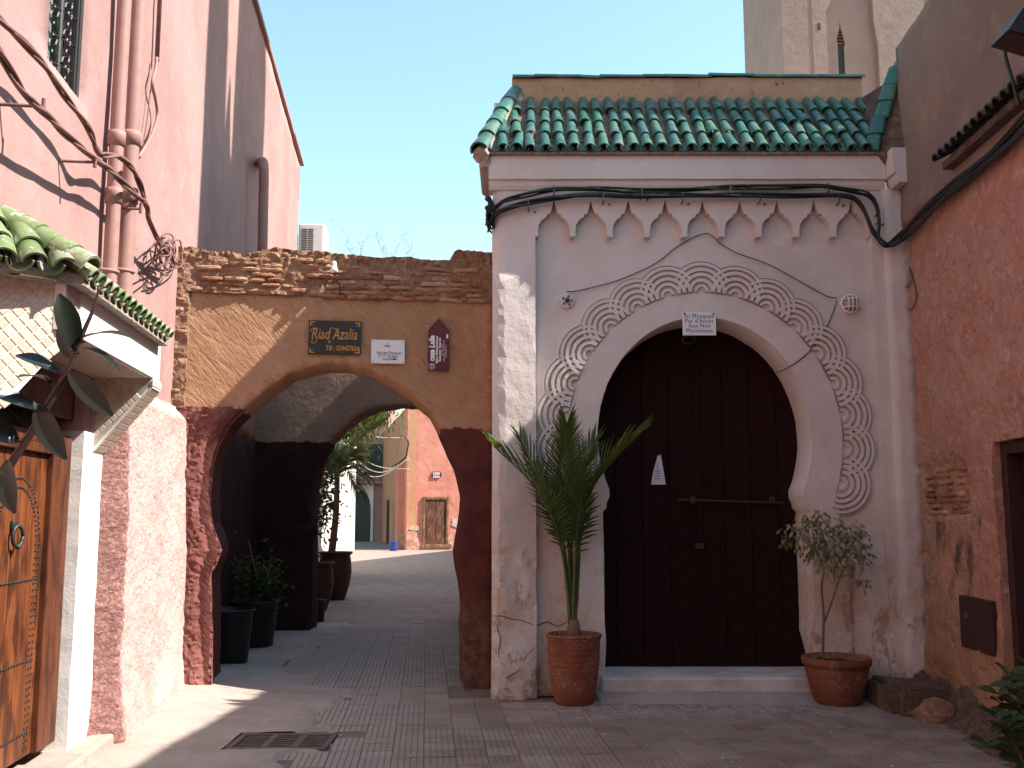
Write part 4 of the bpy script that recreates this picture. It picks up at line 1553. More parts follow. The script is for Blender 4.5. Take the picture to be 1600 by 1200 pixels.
def stud(F, s, z, d, r):
    v, f = [], []
    for (q, h) in ((r, 0), (r * .75, r * .6)):
        for k in range(6):
            a = k * math.pi / 3
            v.append(F.w(s + q * math.cos(a), z + q * math.sin(a), d + h))
    v.append(F.w(s, z, d + r * .85))
    f = [(k, (k + 1) % 6, 6 + (k + 1) % 6, 6 + k) for k in range(6)] + [(6 + k, 6 + (k + 1) % 6, 12) for k in range(6)]
    return v, f


b = MB()
ex = [(60, 800), (50, 770), (36, 752)]
sr = fs0 - .07
for zz in [LW.px(30, v_, dd)[1] for v_ in (909, 1037, 1150)]:
    s = sr
    while s > door_s0:
        b.add(stud(LW, s, zz, dd, .0085))
        s -= .036
    for ds in (0, -.012):
        pass
for col in (0, 1):
    z = dz0 + .05
    while z < 1.35:
        b.add(stud(LW, sr - col * .05, z, dd, .0085))
        z += .036
ac = (sr - .34, 1.36)
for rr in (.34, .29):
    for k in range(1, 34):
        a = k * math.pi / 2 / 16
        if ac[0] + rr * math.cos(a) > door_s0:
            b.add(stud(LW, ac[0] + rr * math.cos(a), ac[1] + rr * math.sin(a), dd, .0085))
mk("stud", b.vf(), M['iron'], doorp, kind='stuff')
s, z = LW.px(28, 835, dd + .03)
b = MB()
b.add(fbox(LW, s - .03, s + .03, z + .02, z + .075, dd - .01, dd + .02, .008))
ringp = [LW.w(s + .038 * math.cos(a), z - .01 + .055 * math.sin(a), dd + .03 + .012 * math.cos(a)) for a in [i * math.pi / 8 for i in range(17)]]
b.add(tube(ringp, .010, 8))
b.add(blob(LW.w(s, z - .065, dd + .035), .016, 3))
mk("knocker", b.vf(), M['iron'], doorp, True)
# transom with iron star
tr = mk("transom", fbox(LW, door_s0, fs1, zh + .13, 2.36, dd - .14, dd - .10), M['iron'], house)
b = MB()
tc = (LW.px(45, 700, dd - .06)[0], zh + .14)
for k in range(7):
    a = math.pi * (k + .35) / 7
    b.add(tube([LW.w(tc[0], tc[1], dd - .06), LW.w(tc[0] + .55 * math.cos(a), tc[1] + .42 * abs(math.sin(a)), dd - .06)], .006, 4))
for k in range(8):
    a = math.pi * 2 * k / 8
    b.add(tube([LW.w(tc[0] + .05 * math.cos(a + t), tc[1] + .07 + .05 * math.sin(a + t), dd - .05) for t in (0, .4, .8)], .005, 4))
mk("transom_star", b.vf(), M['grate'], tr)
mk("lintel", fbox(LW, door_s0, fs1 + .02, 2.08, 2.34, dd - .06, dd + .02, .006), M['cedar_dark'], house)
# white jamb and threshold
js1 = LW.px(152, 760)[0]
mk("jamb", sheet(LW, [[(fs1 - .004, .05), (js1 + .02, .05), (js1 + .02, 2.02), (fs1 - .004, 2.02)]], .08, lambda s, z: .024 + .006 * nz(s, z, 2, 2.5), -.28, .004, 3), M['white'], house)
mk("threshold", fbox(LW, 4.6, 6.72, -.05, .105, -.28, .17, .02), M['cement'], house)

# --- tiled canopy over the door
can = mk("canopy", MB().add(fbox(LW, 4.96, 6.62, 2.395, 2.60, -.05, .30)).vf(), M['white'], house)
cf0, cf1 = LW.px(127, 490, .375)[0], LW.px(250, 575, .375)[0]
mk("fascia", fbox(LW, cf0, cf1, 2.385, 2.625, .302, .375, .004), M['white'], can)
# mosaic pieces
mo = mesh_data("mosaic_tile", *bevbox(-.0215, .0215, -.0215, .0215, -.004, .004, .003, 1), M['mosaic'])
mo_v, mo_f = bevbox(-.0215, .0215, -.0215, .0215, -.004, .004, .003, 1)
joined = MB()


def mosaic(F, poly, d, parent, rot=45, pitch=.0475, single=True):
    mk("backing", prism(F, poly, d - .05, d), M['grout'], parent)
    A = np.array(poly)
    c = A.mean(0)
    ext = np.abs(A - c).max() * 1.6
    n = int(ext / pitch) + 1
    cr, sr_ = math.cos(rad(rot)), math.sin(rad(rot))
    G_ = np.array([(c[0] + (i * cr - j * sr_) * pitch, c[1] + (i * sr_ + j * cr) * pitch) for i in range(-n, n + 1) for j in range(-n, n + 1)])
    ok = pip(G_, [poly])
    for q in (( .014, 0), (-.014, 0), (0, .014), (0, -.014)):
        ok &= pip(G_ + np.array(q), [poly])
    for p in G_[ok]:
        Mx = frame_mat(F.t, F.n.cross(F.t) if F.n.cross(F.t).z > 0 else -F.n.cross(F.t), F.n, F.w(p[0], p[1], d + .001)) @ Matrix.Rotation(rad(rot), 4, 'Z')
        if single:
            inst("mosaic_tile", mo, Mx, parent)
        else:
            joined.add(xf((mo_v, mo_f), Mx))


cc = LW.w(LW.px(105, 500, .36)[0], 0, .36)
NP = Frame(cc, (.76, .65, 0), (.65, -.76, 0))
npoly = [(0, 2.36), (0, 2.63), (-.9, 2.63), (-.9, 1.75)]
q = NP.pts([(107, 533), (10, 632)])
npoly = [(0, 2.63), (-.85, 2.63), (-.85, q[1][1] - (q[1][0] + .85) * (q[0][1] - q[1][1]) / (q[0][0] - q[1][0])), (q[1][0], q[1][1]), (0, q[0][1])]
npoly[2] = (-.85, max(1.5, npoly[2][1]))
mosaic(NP, npoly[::-1], 0, can)
fp = [(cf0 - .20, 2.39), (cf0 - .002, 2.39), (cf0 - .002, 2.63), (cf0 - .20, 2.63)]
mosaic(LW, fp, .36, can, 0, .0475, True)
FBf = Frame(LW.w(6.42, 0, 0), LW.n, -LW.t)
mosaic(FBf, [(-.02, 1.925), (.02, 1.925), (.355, 2.335), (.355, 2.385), (-.02, 2.385)], 0, can)
br = MB().add(prism(FBf, [(-.02, 1.90), (.02, 1.90), (.368, 2.33), (.368, 2.394), (-.02, 2.394)], -.22, -.052))
mk("bracket", br.vf(), M['pale_mortar'], can)
mosaic(Frame(LW.w(6.42, 0, .37), LW.t, LW.n), [(0, 2.32), (.22, 2.32), (.22, 2.384), (0, 2.384)], .003, can, 0)
DG = Frame(LW.w(6.42, 0, 0), LW.t, LW.n)


a_ = LW.w(6.42, 1.90, .02)
b_ = LW.w(6.42, 2.33, .368)
upv = (b_ - a_).normalized()
nv = LW.t.cross(upv)
if nv.dot(LW.n) < 0:
    nv = -nv
TF = Tilt(a_, LW.t, nv, upv)
Ld = (b_ - a_).length
mosaic(TF, [(.0, 0), (.22, 0), (.22, Ld), (.0, Ld)], .004, can, 0)
# soffit: tiles too many to pick apart, joined
SF = Tilt(LW.w(5.0, 2.383, 0), LW.t, Vector((0, 0, -1)), LW.n)
mosaic(SF, [(-.02, -.02), (1.40, -.02), (1.40, .36), (-.02, .36)], .002, can, 0, .0475, False)
mk("soffit_tiles", joined.vf(), M['mosaic'], can, kind='stuff')

# canopy roof
Cn = LW.w(LW.px(131, 446, .44)[0], 2.66, .44)
Cf = LW.w(LW.px(262, 547, .44)[0], 2.66, .44)
Wt = LW.w(LW.px(6, 368, .02)[0], 2.93, .02)
Wf = LW.w(6.62, 2.93, .02)
En = Cn + NP.t * -.95
mk("canopy_roof", ([Cn, Cf, Wf, Wt, En, Cn - Vector((0, 0, .05)), Cf - Vector((0, 0, .05)), En - Vector((0, 0, .05)), LW.w(6.62, 2.61, .02), LW.w(4.3, 2.61, .0)],
                   [(0, 1, 2, 3), (0, 3, 4), (0, 5, 6, 1), (0, 4, 7, 5), (5, 7, 9), (5, 9, 8, 6), (1, 6, 8, 2)]), M['pale_mortar'], can)
lt = tile_mesh("roof_tile", .30, .050, .040, .010, M['leafgreen'])
rt = random.Random(31)
# street slope
dsl = (LW.n * .42 + Vector((0, 0, -.27))).normalized()
usl = LW.t.cross(dsl)
if usl.z < 0:
    usl = -usl
nE = 15
for k in range(nE):
    p0 = Cn.lerp(Cf, (k + .6) / nE)
    for r in range(2):
        p = p0 + LW.n * .02 - dsl * (r * .24) + usl * .004
        x = (-dsl).cross(usl)
        inst("roof_tile", lt, frame_mat(x, -dsl, usl, p) @ Matrix.Rotation(rt.gauss(0, .03), 4, 'Z'), can)
    pc = Cn.lerp(Cf, (k + .1) / nE) + LW.n * .03 + usl * .018
    x = (-dsl).cross(-usl)
    inst("channel_tile", lt, frame_mat(x, -dsl, -usl, pc), can)
# near slope, facing the viewer
dn2 = (NP.n * .30 + Vector((0, 0, -.24))).normalized()
e_ = (En - Cn).normalized()
un2 = e_.cross(dn2)
if un2.z < 0:
    un2 = -un2
lt2 = tile_mesh("roof_tile", .24, .064, .052, .011, M['leafgreen'], 10)
for k in range(6):
    p0 = Cn + e_ * (.10 + k * .138)
    for r in range(min(3, 1 + k)):
        p = p0 + NP.n * .045 - dn2 * (r * .15) + un2 * (.006 + .012 * r)
        x = (-dn2).cross(un2)
        inst("roof_tile", lt2, frame_mat(x, -dn2, un2, p) @ Matrix.Rotation(rt.gauss(0, .04), 4, 'Z'), can)
    pc = Cn + e_ * (.17 + k * .138) + NP.n * .055 + un2 * .02
    x = (-dn2).cross(-un2)
    inst("channel_tile", lt2, frame_mat(x, -dn2, -un2, pc), can)
lh = tile_mesh("hip_tile", .22, .070, .060, .013, M['leafgreen'], 10)
run_tiles("hip_tile", lh, Cn + Vector((.05, -.05, .02)), Wt + Vector((0, 0, .03)), 5, (.2, -.3, 1), can, 1.25, .22, .03)

# painted cables
def strands(name, frame, pxs, ds, n, r, mat, label, cat, group=None, seed=0, wob_=.012):
    rr = random.Random(seed)
    b = MB()
    for k in range(n):
        ph = rr.uniform(0, 6.28)
        pts = []
        for i, (u, v_) in enumerate(pxs):
            d = ds if not isinstance(ds, (list, tuple)) else ds[0] + (ds[1] - ds[0]) * i / (len(pxs) - 1)
            s, z = frame.px(u, v_, d)
            pts.append(frame.w(s + rr.uniform(-.6, .6) * wob_, z + wob_ * math.sin(ph + i * 1.7) + rr.uniform(-.3, .3) * wob_, d + wob_ * math.cos(ph + i * 1.7)))
        b.add(tube(spline(pts, 6), r * rr.uniform(.75, 1.2), 6))
    return mk(name, b.vf(), mat, None, True, label, cat, group)


B1 = [(-40, -10), (0, 28), (40, 70), (70, 105), (100, 148), (125, 180), (140, 205), (152, 236), (165, 243), (186, 244), (205, 262), (217, 284), (227, 312)]
B2 = [(-40, 28), (0, 85), (25, 125), (50, 158), (70, 178), (100, 208), (130, 232), (150, 249), (170, 265), (190, 283), (215, 305), (228, 320), (232, 342), (246, 372), (262, 396), (274, 412)]
strands("cable_bundle", LW, B1, .17, 4, .011, M['pinkcable'], "upper painted cable bundle slanting under the barred window down to the drainpipes", "cables", "painted cables on the pink wall", 1)
strands("cable_bundle", LW, B2, [.24, .14], 4, .011, M['pinkcable'], "lower painted cable bundle slanting across the pink wall to the archway corner", "cables", "painted cables on the pink wall", 2)
b = MB()
rt = random.Random(17)
for k in range(9):
    c = (262 + rt.uniform(-14, 14), 395 + rt.uniform(-18, 14))
    pts = []
    for i in range(9):
        a = i * .8 + k
        d = .12 + .05 * math.sin(a * 1.3 + k)
        pts.append(LW.w(*LW.px(c[0] + rt.uniform(8, 15) * math.cos(a), c[1] + rt.uniform(16, 28) * math.sin(a), d), d))
    b.add(tube(spline(pts, 4), .005 + .003 * rt.random(), 5))
mk("cable_tangle", b.vf(), M['pinkcable'], None, True, "tangle of looped painted cables where the pink wall meets the archway top", "cables")
for u, v_, lab in ((70, 172, "short iron cable bracket under the lower painted cables below the barred window"), (150, 258, "short iron cable bracket beside the drainpipes where both painted bundles meet"), (221, 330, "iron cable bracket with insulator just past the drainpipes")):
    s, z = LW.px(u, v_, .2)
    b = MB().add(tube([LW.w(s - .05, z, -.02), LW.w(s - .02, z + .01, .20)], .009, 6)).add(tube([LW.w(s - .02, z - .02, .2), LW.w(s - .02, z + .05, .2)], .012, 6))
    mk("cable_bracket", b.vf(), M['pinkcable'], None, False, lab, "bracket", "cable brackets on the pink wall")

# air conditioner beyond the far corner
p0, p1 = Vector((-4.05, 18.35, 6.42)), Vector((-3.56, 18.80, 6.99))
ac_ = thing("air_conditioner", (-3.8, 18.6, 6.4), "white air conditioner unit hung on brackets at the far corner of the pink house", "air conditioner")
mk("casing", bevbox(p0.x, p1.x, p0.y, p1.y, p0.z, p1.z, .03), M['acwhite'], ac_)
b = MB()
for r in range(12):
    z = p0.z + .05 + r * .036
    for c in range(2):
        b.add(box(p0.x + .06 + c * .12, p0.x + .165 + c * .12, p0.y - .004, p0.y + .01, z, z + .02))
mk("grille_slot", b.vf(), M['iron'], ac_)
b = MB()
for y in (p0.y + .05, p1.y - .1):
    b.add(box(p0.x - .14, p1.x - .05, y, y + .05, p0.z - .06, p0.z - .01))
    b.add(box(p0.x - .14, p0.x - .09, y, y + .05, p0.z - .3, p1.z - .1))
mk("bracket", b.vf(), M['pinkpipe'], ac_)

# ================================================================== SALMON HOUSE
sh = thing("salmon_house", RW.w(7, 0, 0), "weathered salmon-plastered house with flaking paint, brown render above and a dark door", "house")
ZL = 4.06
rd0, rd1, rdz = 5.5, RW.px(1556, 800)[0], RW.px(1556, 690)[1]
sp_w = [(-11, -.05), (8.62, -.05), (8.62, ZL), (-11, ZL)]
hd = [(rd0, .12), (rd1, .12), (rd1 + .01, rdz), (rd0, rdz + .02)]
bp = RW.pts([(1440, 735), (1510, 735), (1510, 800), (1440, 800)])
pb = (bp[1][0], bp[0][0], 1.50, 1.90)
CRK = RW.pts([(1411, 384), (1418, 400), (1427, 430), (1434, 458), (1430, 478), (1419, 490), (1417, 530), (1420, 600), (1428, 690)])


def salf(s, z):
    q = nz(s, z, 21, 9, 4)
    d = .016 * nz(s, z, 3, 1.3) + .006 * nz(s, z, 5, 7) - .010 * smooth01(.28, .45, q) + .05 * smooth01(.9, .1, z) * (.6 + nz(s, z, 11, 2.2))
    e = .05 * nz(s, z, 4, 6)
    inp = smooth01(pb[0] - .02, pb[0] + .04, s + e) * smooth01(pb[1] + .03, pb[1] - .05, s + e) * smooth01(pb[2] - .02, pb[2] + .03, z + e) * smooth01(pb[3] + .06, pb[3] - .04, z + e)
    d -= .035 * inp
    # flaked coats
    d -= .008 * smooth01(.05, .09, nz(s, z, 14, 3.1))
    return d


mk("wall", sheet(RW, [[(4.5, -.05), (8.62, -.05), (8.62, ZL), (4.5, ZL)], hd], .032, salf, -.22, .006, 15, .035), M['salmon'], sh, False)
mk("wall", sheet(RW, [[(-11, -.05), (4.5, -.05), (4.5, ZL), (-11, ZL)]], .3, salf, -.22, .006, 15, .3), M['salmon'], sh, True)
mk("core", fbox(RW, -10.9, 8.40, 0, ZL + 1.5, -4.0, -.34), M['brownrender'], sh)
up = [(-11, ZL - .10), (8.42, ZL - .08), (8.44, 4.6), (8.41, 5.2), (8.40, 5.62), (6, 5.68), (-11, 5.68)]
mk("upper_wall", sheet(RW, [up], .10, lambda s, z: .035 + .012 * nz(s, z, 6, 1.1) + .012 * smooth01(ZL + .25, ZL, z), -.25, .015, 16, .12), M['brownrender'], sh, True)
mk("rough_plaster_edge", sheet(RW, [[(8.38, 3.5), (8.60, 3.4), (8.62, 5.0), (8.55, 5.5), (8.40, 5.5)]], .05, lambda s, z: .02 + .03 * nz(s, z, 2, 4), -.1, .03, 6), M['pale_mortar'], sh)
rt = random.Random(41)
lay_bricks(RW, sh, pb[0], pb[1], pb[2] + .02, 8, .048, -.012, .05, None, (.14, .24))
b = MB()
b.add(tube(spline([RW.w(s, z, .012) for s, z in CRK], 8), lambda t: .007 * (1.2 - t * .9), 5))
mk("crack", b.vf(), M['rubble'], sh)
dr = mk("door", fbox(RW, rd0 - .1, rd1 + .1, .0, rdz + .1, -.32, -.24), M['dark_maroon'], sh)
for k in range(5):
    mk("plank", fbox(RW, rd0 + .04 + k * .28, rd0 + .04 + k * .28 + .276, .13, rdz - .05, -.238, -.16 - .004 * (k % 2), .004), M['dark_maroon'], dr)
b = MB().add(fbox(RW, rd1 - .07, rd1 + .03, .1, rdz - .001, -.2, -.06, .006)).add(fbox(RW, rd0, rd1 - .07, rdz - .09, rdz - .002, -.2, -.06, .006))
mk("door_frame", b.vf(), M['dark_maroon'], sh)
ha = RW.pts([(1498, 928), (1548, 928), (1548, 1021), (1498, 1010)], .03)
mk("meter_hatch", fbox(RW, ha[1][0], ha[0][0], .52, .90, -.05, .035, .008), M['dark_maroon'], sh)
b = MB().add(fbox(RW, ha[0][0] - .16, ha[0][0] - .12, .74, .78, .03, .05, .006))
mk("hatch_lock", b.vf(), M['grate'], sh)
# dark tile ends on the ledge
dt = tile_mesh("ledge_tile", .24, .052, .045, .012, M['darktile'])
mk("ledge", fbox(RW, 2.6, 7.3, 4.10, 4.16, 0, .13, .01), M['rubble'], sh)
for k in range(24):
    s = 7.25 - k * .115
    y = (RW.n * -.9 + Vector((0, 0, .42))).normalized()
    x = RW.t
    z = x.cross(y)
    if z.z < 0:
        z = -z
        x = -x
    inst("ledge_tile", dt, frame_mat(x, y, z, RW.w(s, 4.165, .19)), sh)

# rubble and the stone block at its foot
b = MB()
nx_, ny_ = 40, 150
for j in range(ny_ + 1):
    for i in range(nx_ + 1):
        y = 5.2 + 3.45 * j / ny_
        xw = 3.108 + .04 * y
        x = xw + .05 - .75 * (1 - i / nx_)
        t = i / nx_
        h = -.02 + .30 * smooth01(.42, 1.0, t + .16 * nz(x, y, 1, 1.8)) * (.75 + .5 * nz(x, y, 3, 2.5)) + (.03 * nz(x, y, 6, 7) + .02 * nz(x, y, 2, 21)) * smooth01(.2, .5, t) - .03 * smooth01(.25, 0, t)
        b.v.append(Vector((x, y, h)))
for j in range(ny_):
    for i in range(nx_):
        k = j * (nx_ + 1) + i
        b.f.append((k, k + 1, k + nx_ + 2, k + nx_ + 1))
mk("rubble_footing", b.vf(), M['rubble'], sh, False)


def rough_block(x0, x1, y0, y1, z0, z1, seed, b_=.05, amp=.02):
    bm = bmesh.new()
    bmesh.ops.create_cube(bm, size=1)
    bmesh.ops.bevel(bm, geom=bm.edges[:], offset=.12, segments=2, affect='EDGES')
    bmesh.ops.subdivide_edges(bm, edges=bm.edges[:], cuts=5, use_grid_fill=True)
    v = []
    for q in bm.verts:
        p = Vector((x0 + (q.co.x + .5) * (x1 - x0), y0 + (q.co.y + .5) * (y1 - y0), z0 + (q.co.z + .5) * (z1 - z0)))
        n_ = Vector((nz(p.x, p.y, p.z + seed, 3.5), nz(p.x + 9, p.y, p.z + seed, 3.5), nz(p.x, p.y + 9, p.z + seed, 3.5)))
        n2_ = Vector((nz(p.x, p.y, p.z + seed, 16), nz(p.x + 9, p.y, p.z + seed, 16), nz(p.x, p.y + 9, p.z + seed, 16)))
        v.append(p + n_ * amp + n2_ * .007)
    bm.verts.index_update()
    f = [tuple(q.index for q in g.verts) for g in bm.faces]
    bm.free()
    return v, f


mk("stone_block", rough_block(2.88, 3.36, 7.72, 8.40, -.04, .20, 2, amp=.025), M['rubble'], label="worn dark stone block on the ground between the fig pot and the salmon wall", cat="stone block")
mk("stone_lump", blob((3.12, 7.60, .05), .12, 8, (1.2, 1, .9)), M['mortar'], label="broken ochre lump of masonry at the end of the dark stone block", cat="stone")

# street lamp at the top of the frame
p = RW.w(RW.px(1604, 44, .35)[0], RW.px(1604, 44, .35)[1], .35)
fl = thing("floodlight", p, "dark metal floodlight jutting from the brown upper wall of the salmon house", "floodlight")
Mx = Matrix.Translation(p) @ Matrix.Rotation(rad(18), 4, 'Y')
b = MB().add(xf(([(-.13, -.10, -.10), (.17, -.10, -.10), (.17, .12, -.10), (-.13, .12, -.10), (-.07, -.06, .08), (.17, -.06, .08), (.17, .08, .08), (-.07, .08, .08)], BOXF), Mx))
mk("housing", b.vf(), M['iron'], fl)
mk("lens", xf(box(-.11, .15, -.08, .10, -.108, -.101), Mx), M['clay_dark'], fl)
mk("arm", tube([p + Vector((.1, 0, .0)), p + Vector((.42, .0, .0))], .02, 8), M['iron'], fl)
pts = [RW.w(*RW.px(u, v_, .3), .3) for u, v_ in ((1570, 70), (1572, 92), (1580, 118), (1587, 145), (1593, 165))]
mk("lamp_cable", tube(spline(pts, 5), .012, 6), M['cable'], fl)

# black cable bundles: across the gate, then up along the salmon house
def bundle(pl, rl, label, seed, n=4, r=.013, d=.055, dr=.07):
    rr = random.Random(seed)
    b = MB()
    base = [PIL.w(*PIL.px(u, v_, dd_), dd_) for u, v_, dd_ in pl] + [RW.w(*RW.px(u, v_, dr), dr) for u, v_ in rl]
    for k in range(n):
        ph = rr.uniform(0, 6.28)
        pts = []
        for i, q in enumerate(base):
            a = ph + i * 1.1
            pts.append(q + Vector((rr.uniform(-.004, .004), .012 * math.cos(a), .016 * math.sin(a))))
        b.add(tube(spline(pts, 6), r * rr.uniform(.8, 1.15), 6))
    o = mk("cable_bundle", b.vf(), M['cable'], None, True, label, "cables", "black cable bundles")
    return o, base


D_ = .075
t1 = [(768, 338, -.03), (772, 326, .04), (790, 314, D_), (830, 303, D_), (870, 296, D_), (930, 294, D_), (1000, 298, D_), (1080, 296, D_), (1150, 293, D_), (1230, 292, D_), (1290, 291, D_), (1335, 298, D_), (1358, 305, D_), (1370, 322, D_), (1374, 352, D_), (1372, 372, D_), (1384, 383, D_ + .02)]
t2 = [(770, 352, -.03), (774, 334, .04), (795, 324, D_), (830, 316, D_), (870, 310, D_), (930, 305, D_), (1000, 306, D_), (1080, 304, D_), (1150, 304, D_), (1230, 306, D_), (1290, 306, D_), (1328, 308, D_), (1344, 318, D_), (1356, 340, D_), (1366, 364, D_), (1380, 380, D_), (1392, 384, D_ + .02)]
o1, b1 = bundle(t1, [(1405, 368), (1425, 348), (1450, 322), (1485, 290), (1520, 262), (1560, 226), (1605, 178)], "upper black cable bundle under the cornice, its far end climbing the salmon house", 3)
o2, b2 = bundle(t2, [(1412, 372), (1435, 352), (1462, 322), (1500, 288), (1530, 268), (1565, 236), (1605, 200)], "lower black cable bundle crossing above the scalloped frieze, then up the salmon house", 4)
for o, l in ((o1, ((865, 299), (1002, 301), (1140, 296), (1293, 294), (1372, 340))), (o2, ((825, 320), (942, 308), (1066, 308), (1186, 308), (1310, 310)))):
    for (u, v_) in l:
        s, z = PIL.px(u, v_, D_)
        b = MB().add(tube([PIL.w(s, z + .035, .0), PIL.w(s, z + .035, .10), PIL.w(s + .003, z - .035, .10), PIL.w(s + .003, z - .04, .0)], .006, 5))
        b.add(tube([PIL.w(s + .06, z - .045, .0), PIL.w(s + .062, z - .045, .03)], .008, 5))
        mk("clip", b.vf(), M['iron'], o)
b = MB()
rt = random.Random(8)
for k in range(10):
    pts = []
    for i in range(8):
        a = i * .9 + k
        pts.append(PIL.w(-.185 + rt.uniform(-.05, .04), 4.20 + .10 * math.sin(a) + rt.uniform(-.03, .03) - .012 * k, -.05 + .10 * math.cos(a)))
    b.add(tube(spline(pts, 4), .009, 5))
mk("cable_knot", b.vf(), M['cable'], None, True, "black knot of cables at the corner of the mosque gate above the archway", "cables")

bh = thing("skylight_blocker_house", (0, -12, 0), "plain pink plastered house added unseen behind the camera to block skylight into the street", "house")  # added out of view behind the camera, keeps skylight off the shaded street
mk("wall", sheet(Frame((0, -11, 0), (-1, 0, 0), (0, 1, 0)), [[(-4, -.05), (4, -.05), (4, 6.5), (-4, 6.5)]], .5, lambda s, z: .02 * nz(s, z, 2, 1), -2.0, .01, 2), M['pink'], bh, True)

# tall house behind the salmon house; its bulk and roof turrets shade the pink wall
th = thing("tall_house", (7, 10.3, 0), "tan plastered tall house rising behind the brown upper wall, only its edge in view", "house")
mk("wall", box(5.25, 9.5, 8.40, 11.95, 0, 14.2), M['tan'], th)
def wedge(ya, yb, yc, yd, z0, z1):
    return ([(5.25, ya, z0), (9.5, ya, z0), (9.5, yb, z0), (5.25, yb, z0), (5.25, yc, z1), (9.5, yc, z1), (9.5, yd, z1), (5.25, yd, z1)], BOXF)
mk("turret", wedge(8.41, 9.35, 8.75, 9.05, 14.2, 19.5), M['tan'], th)
mk("turret", wedge(10.0, 11.94, 10.35, 11.9, 14.2, 20.5), M['tan'], th)
mk("finial", wedge(9.55, 9.95, 9.72, 9.80, 14.2, 15.0), M['tan'], th)

# ================================================================== MINARET
MF = Frame((0, 21.0, 0), (1, 0, 0), (0, -1, 0))
mn = thing("minaret", (6.6, 22.5, 0), "plain plastered minaret with recessed panels and a narrow slit window, behind the mosque gate", "minaret")
mu = lambda u: MF.px(u, 60)[0]
ztop = 17.0
b = MB().add(box(mu(1218), 9.0, 21.0, 24.2, 0, ztop))
mk("shaft", b.vf(), M['minaret'], mn)
mk("pilaster", fbox(MF, mu(1218) + .001, mu(1236), 0, ztop - .01, -.01, .26), M['minaret'], mn)
mk("pilaster", fbox(MF, mu(1236), mu(1266), 0, ztop - .01, -.01, .16), M['minaret'], mn)
zz = lambda v_: MF.px(1300, v_)[1]
slit = [(mu(1307), zz(150)), (mu(1317), zz(150)), (mu(1317), zz(75)), (mu(1319), zz(70)), (mu(1317), zz(62)), (mu(1315), zz(52)), (mu(1313), zz(46)), (mu(1312), zz(34)), (mu(1311), zz(46)), (mu(1308), zz(55)), (mu(1306), zz(64)), (mu(1307), zz(70))]
fr = [(mu(1266), 2), (mu(1266), ztop - .02), (mu(1450), ztop - .02), (mu(1450), 2), (mu(1367), 2), (mu(1367), zz(75)), (mu(1362), zz(40)), (mu(1361), zz(-60)), (mu(1330), zz(-120)), (mu(1306), zz(-10)), (mu(1288), zz(24)), (mu(1288), 2)]
mk("frame_band", prism(MF, fr, -.02, .17), M['minaret'], mn)
pn = [(mu(1288) + .001, 2), (mu(1367) - .001, 2), (mu(1367) - .001, ztop - 1), (mu(1288) + .001, ztop - 1)]
mk("panel", sheet(MF, [pn, slit], .4, lambda s, z: .05, .0, 0, 5, .2), M['minaret'], mn)
mk("slit_window", prism(MF, slit, .002, .010), M['iron'], mn)
b = MB()
for k in range(5):
    z = zz(70 - k * 5)
    b.add(fbox(MF, mu(1306.5), mu(1317.5), z, z + .025, .0, .045))
mk("slit_grille", b.vf(), M['oldwood'], mn)
s, z = MF.px(1276, 46)
mk("vent", fbox(MF, s - .03, s + .03, z - .10, z + .06, .165, .176), M['iron'], mn)

# ================================================================== ALLEY BEYOND
ah = thing("alley_house", (5, 28, 0), "house along the shaded side of the alley behind the mosque, hidden by the gate", "house")
fpz = [(-.12, 13.85), (.5, 31.5), (3.3, 43.0), (12, 43.0), (12, 13.85)]
Hh = 6.0
v = [(x, y, 0) for x, y in fpz] + [(x, y, Hh) for x, y in fpz]
mk("wall", (v, [(5, 6, 7, 8, 9)] + [(i, i + 5, (i + 1) % 5 + 5, (i + 1) % 5) for i in range(5)]), M['far_orange'], ah)

wh = thing("cream_house", (-5, 28, 0), "sunlit cream-walled house on the far side of the alley, behind the potted palm", "house")
A0, A1 = Vector((-3.60, 14.2, 0)), Vector((-6.75, 43.0, 0))
td = (A1 - A0).normalized()
CW = Frame(A0, td, (td.y, -td.x, 0))
LN = (A1 - A0).length
mk("wall", sheet(CW, [[(0, -.05), (LN, -.05), (LN, 4.7), (0, 4.7)]], .9, lambda s, z: .05 * nz(s, z, 3, .6), -.4, .01, 21, .6), M['far_white'], wh)
b = MB()
for s in (LN * .86, LN * .93):
    b.add(fbox(CW, s, s + .5, 0, 4.6, 0, .10, .02))
mk("pilaster", b.vf(), M['far_white'], wh)

M['fardoor'] = wood("worn_dark_door", (.13, .055, .035), (.08, .035, .024), (.19, .10, .07), rough=.85, spec=.15)
# red house round the corner
rh = thing("red_house", (-1, 47, 0), "sunlit red plastered house at the end of the alley with a weathered double door", "house")
C1 = Vector((-4.60, 43.8, 0))
RF = Frame(C1, (.955, .296, 0), (.296, -.955, 0))
RHh = 6.9
mk("wall", sheet(RF, [[(0, -.05), (8.5, -.05), (8.5, RHh), (0, RHh)]], .45, lambda s, z: .03 * nz(s, z, 1, 1.0) + .015 * nz(s, z, 5, 4) + .05 * smooth01(.9, .6, z + .4 * nz(s, z, 3, 1.5)), -.4, .02, 22, .3), M['far_red'], rh)
SFr = Frame(C1, (-.20, .98, 0), (-.98, -.20, 0))
mk("side_wall", sheet(SFr, [[(0.01, -.05), (22, -.05), (22, 6.3), (0.01, 6.3)]], .7, lambda s, z: .03 * nz(s, z, 1, 1.0), -.4, .02, 23, .5), M['far_orange'], rh)
d0 = RF.px(663, 780)[0]
d1 = RF.px(698, 780)[0]
zd0, zd1 = RF.px(680, 850)[1], RF.px(680, 778)[1]
fd = mk("door", fbox(RF, d0, d1, zd0, zd1, -.02, .02), M['cedar_dark'], rh)
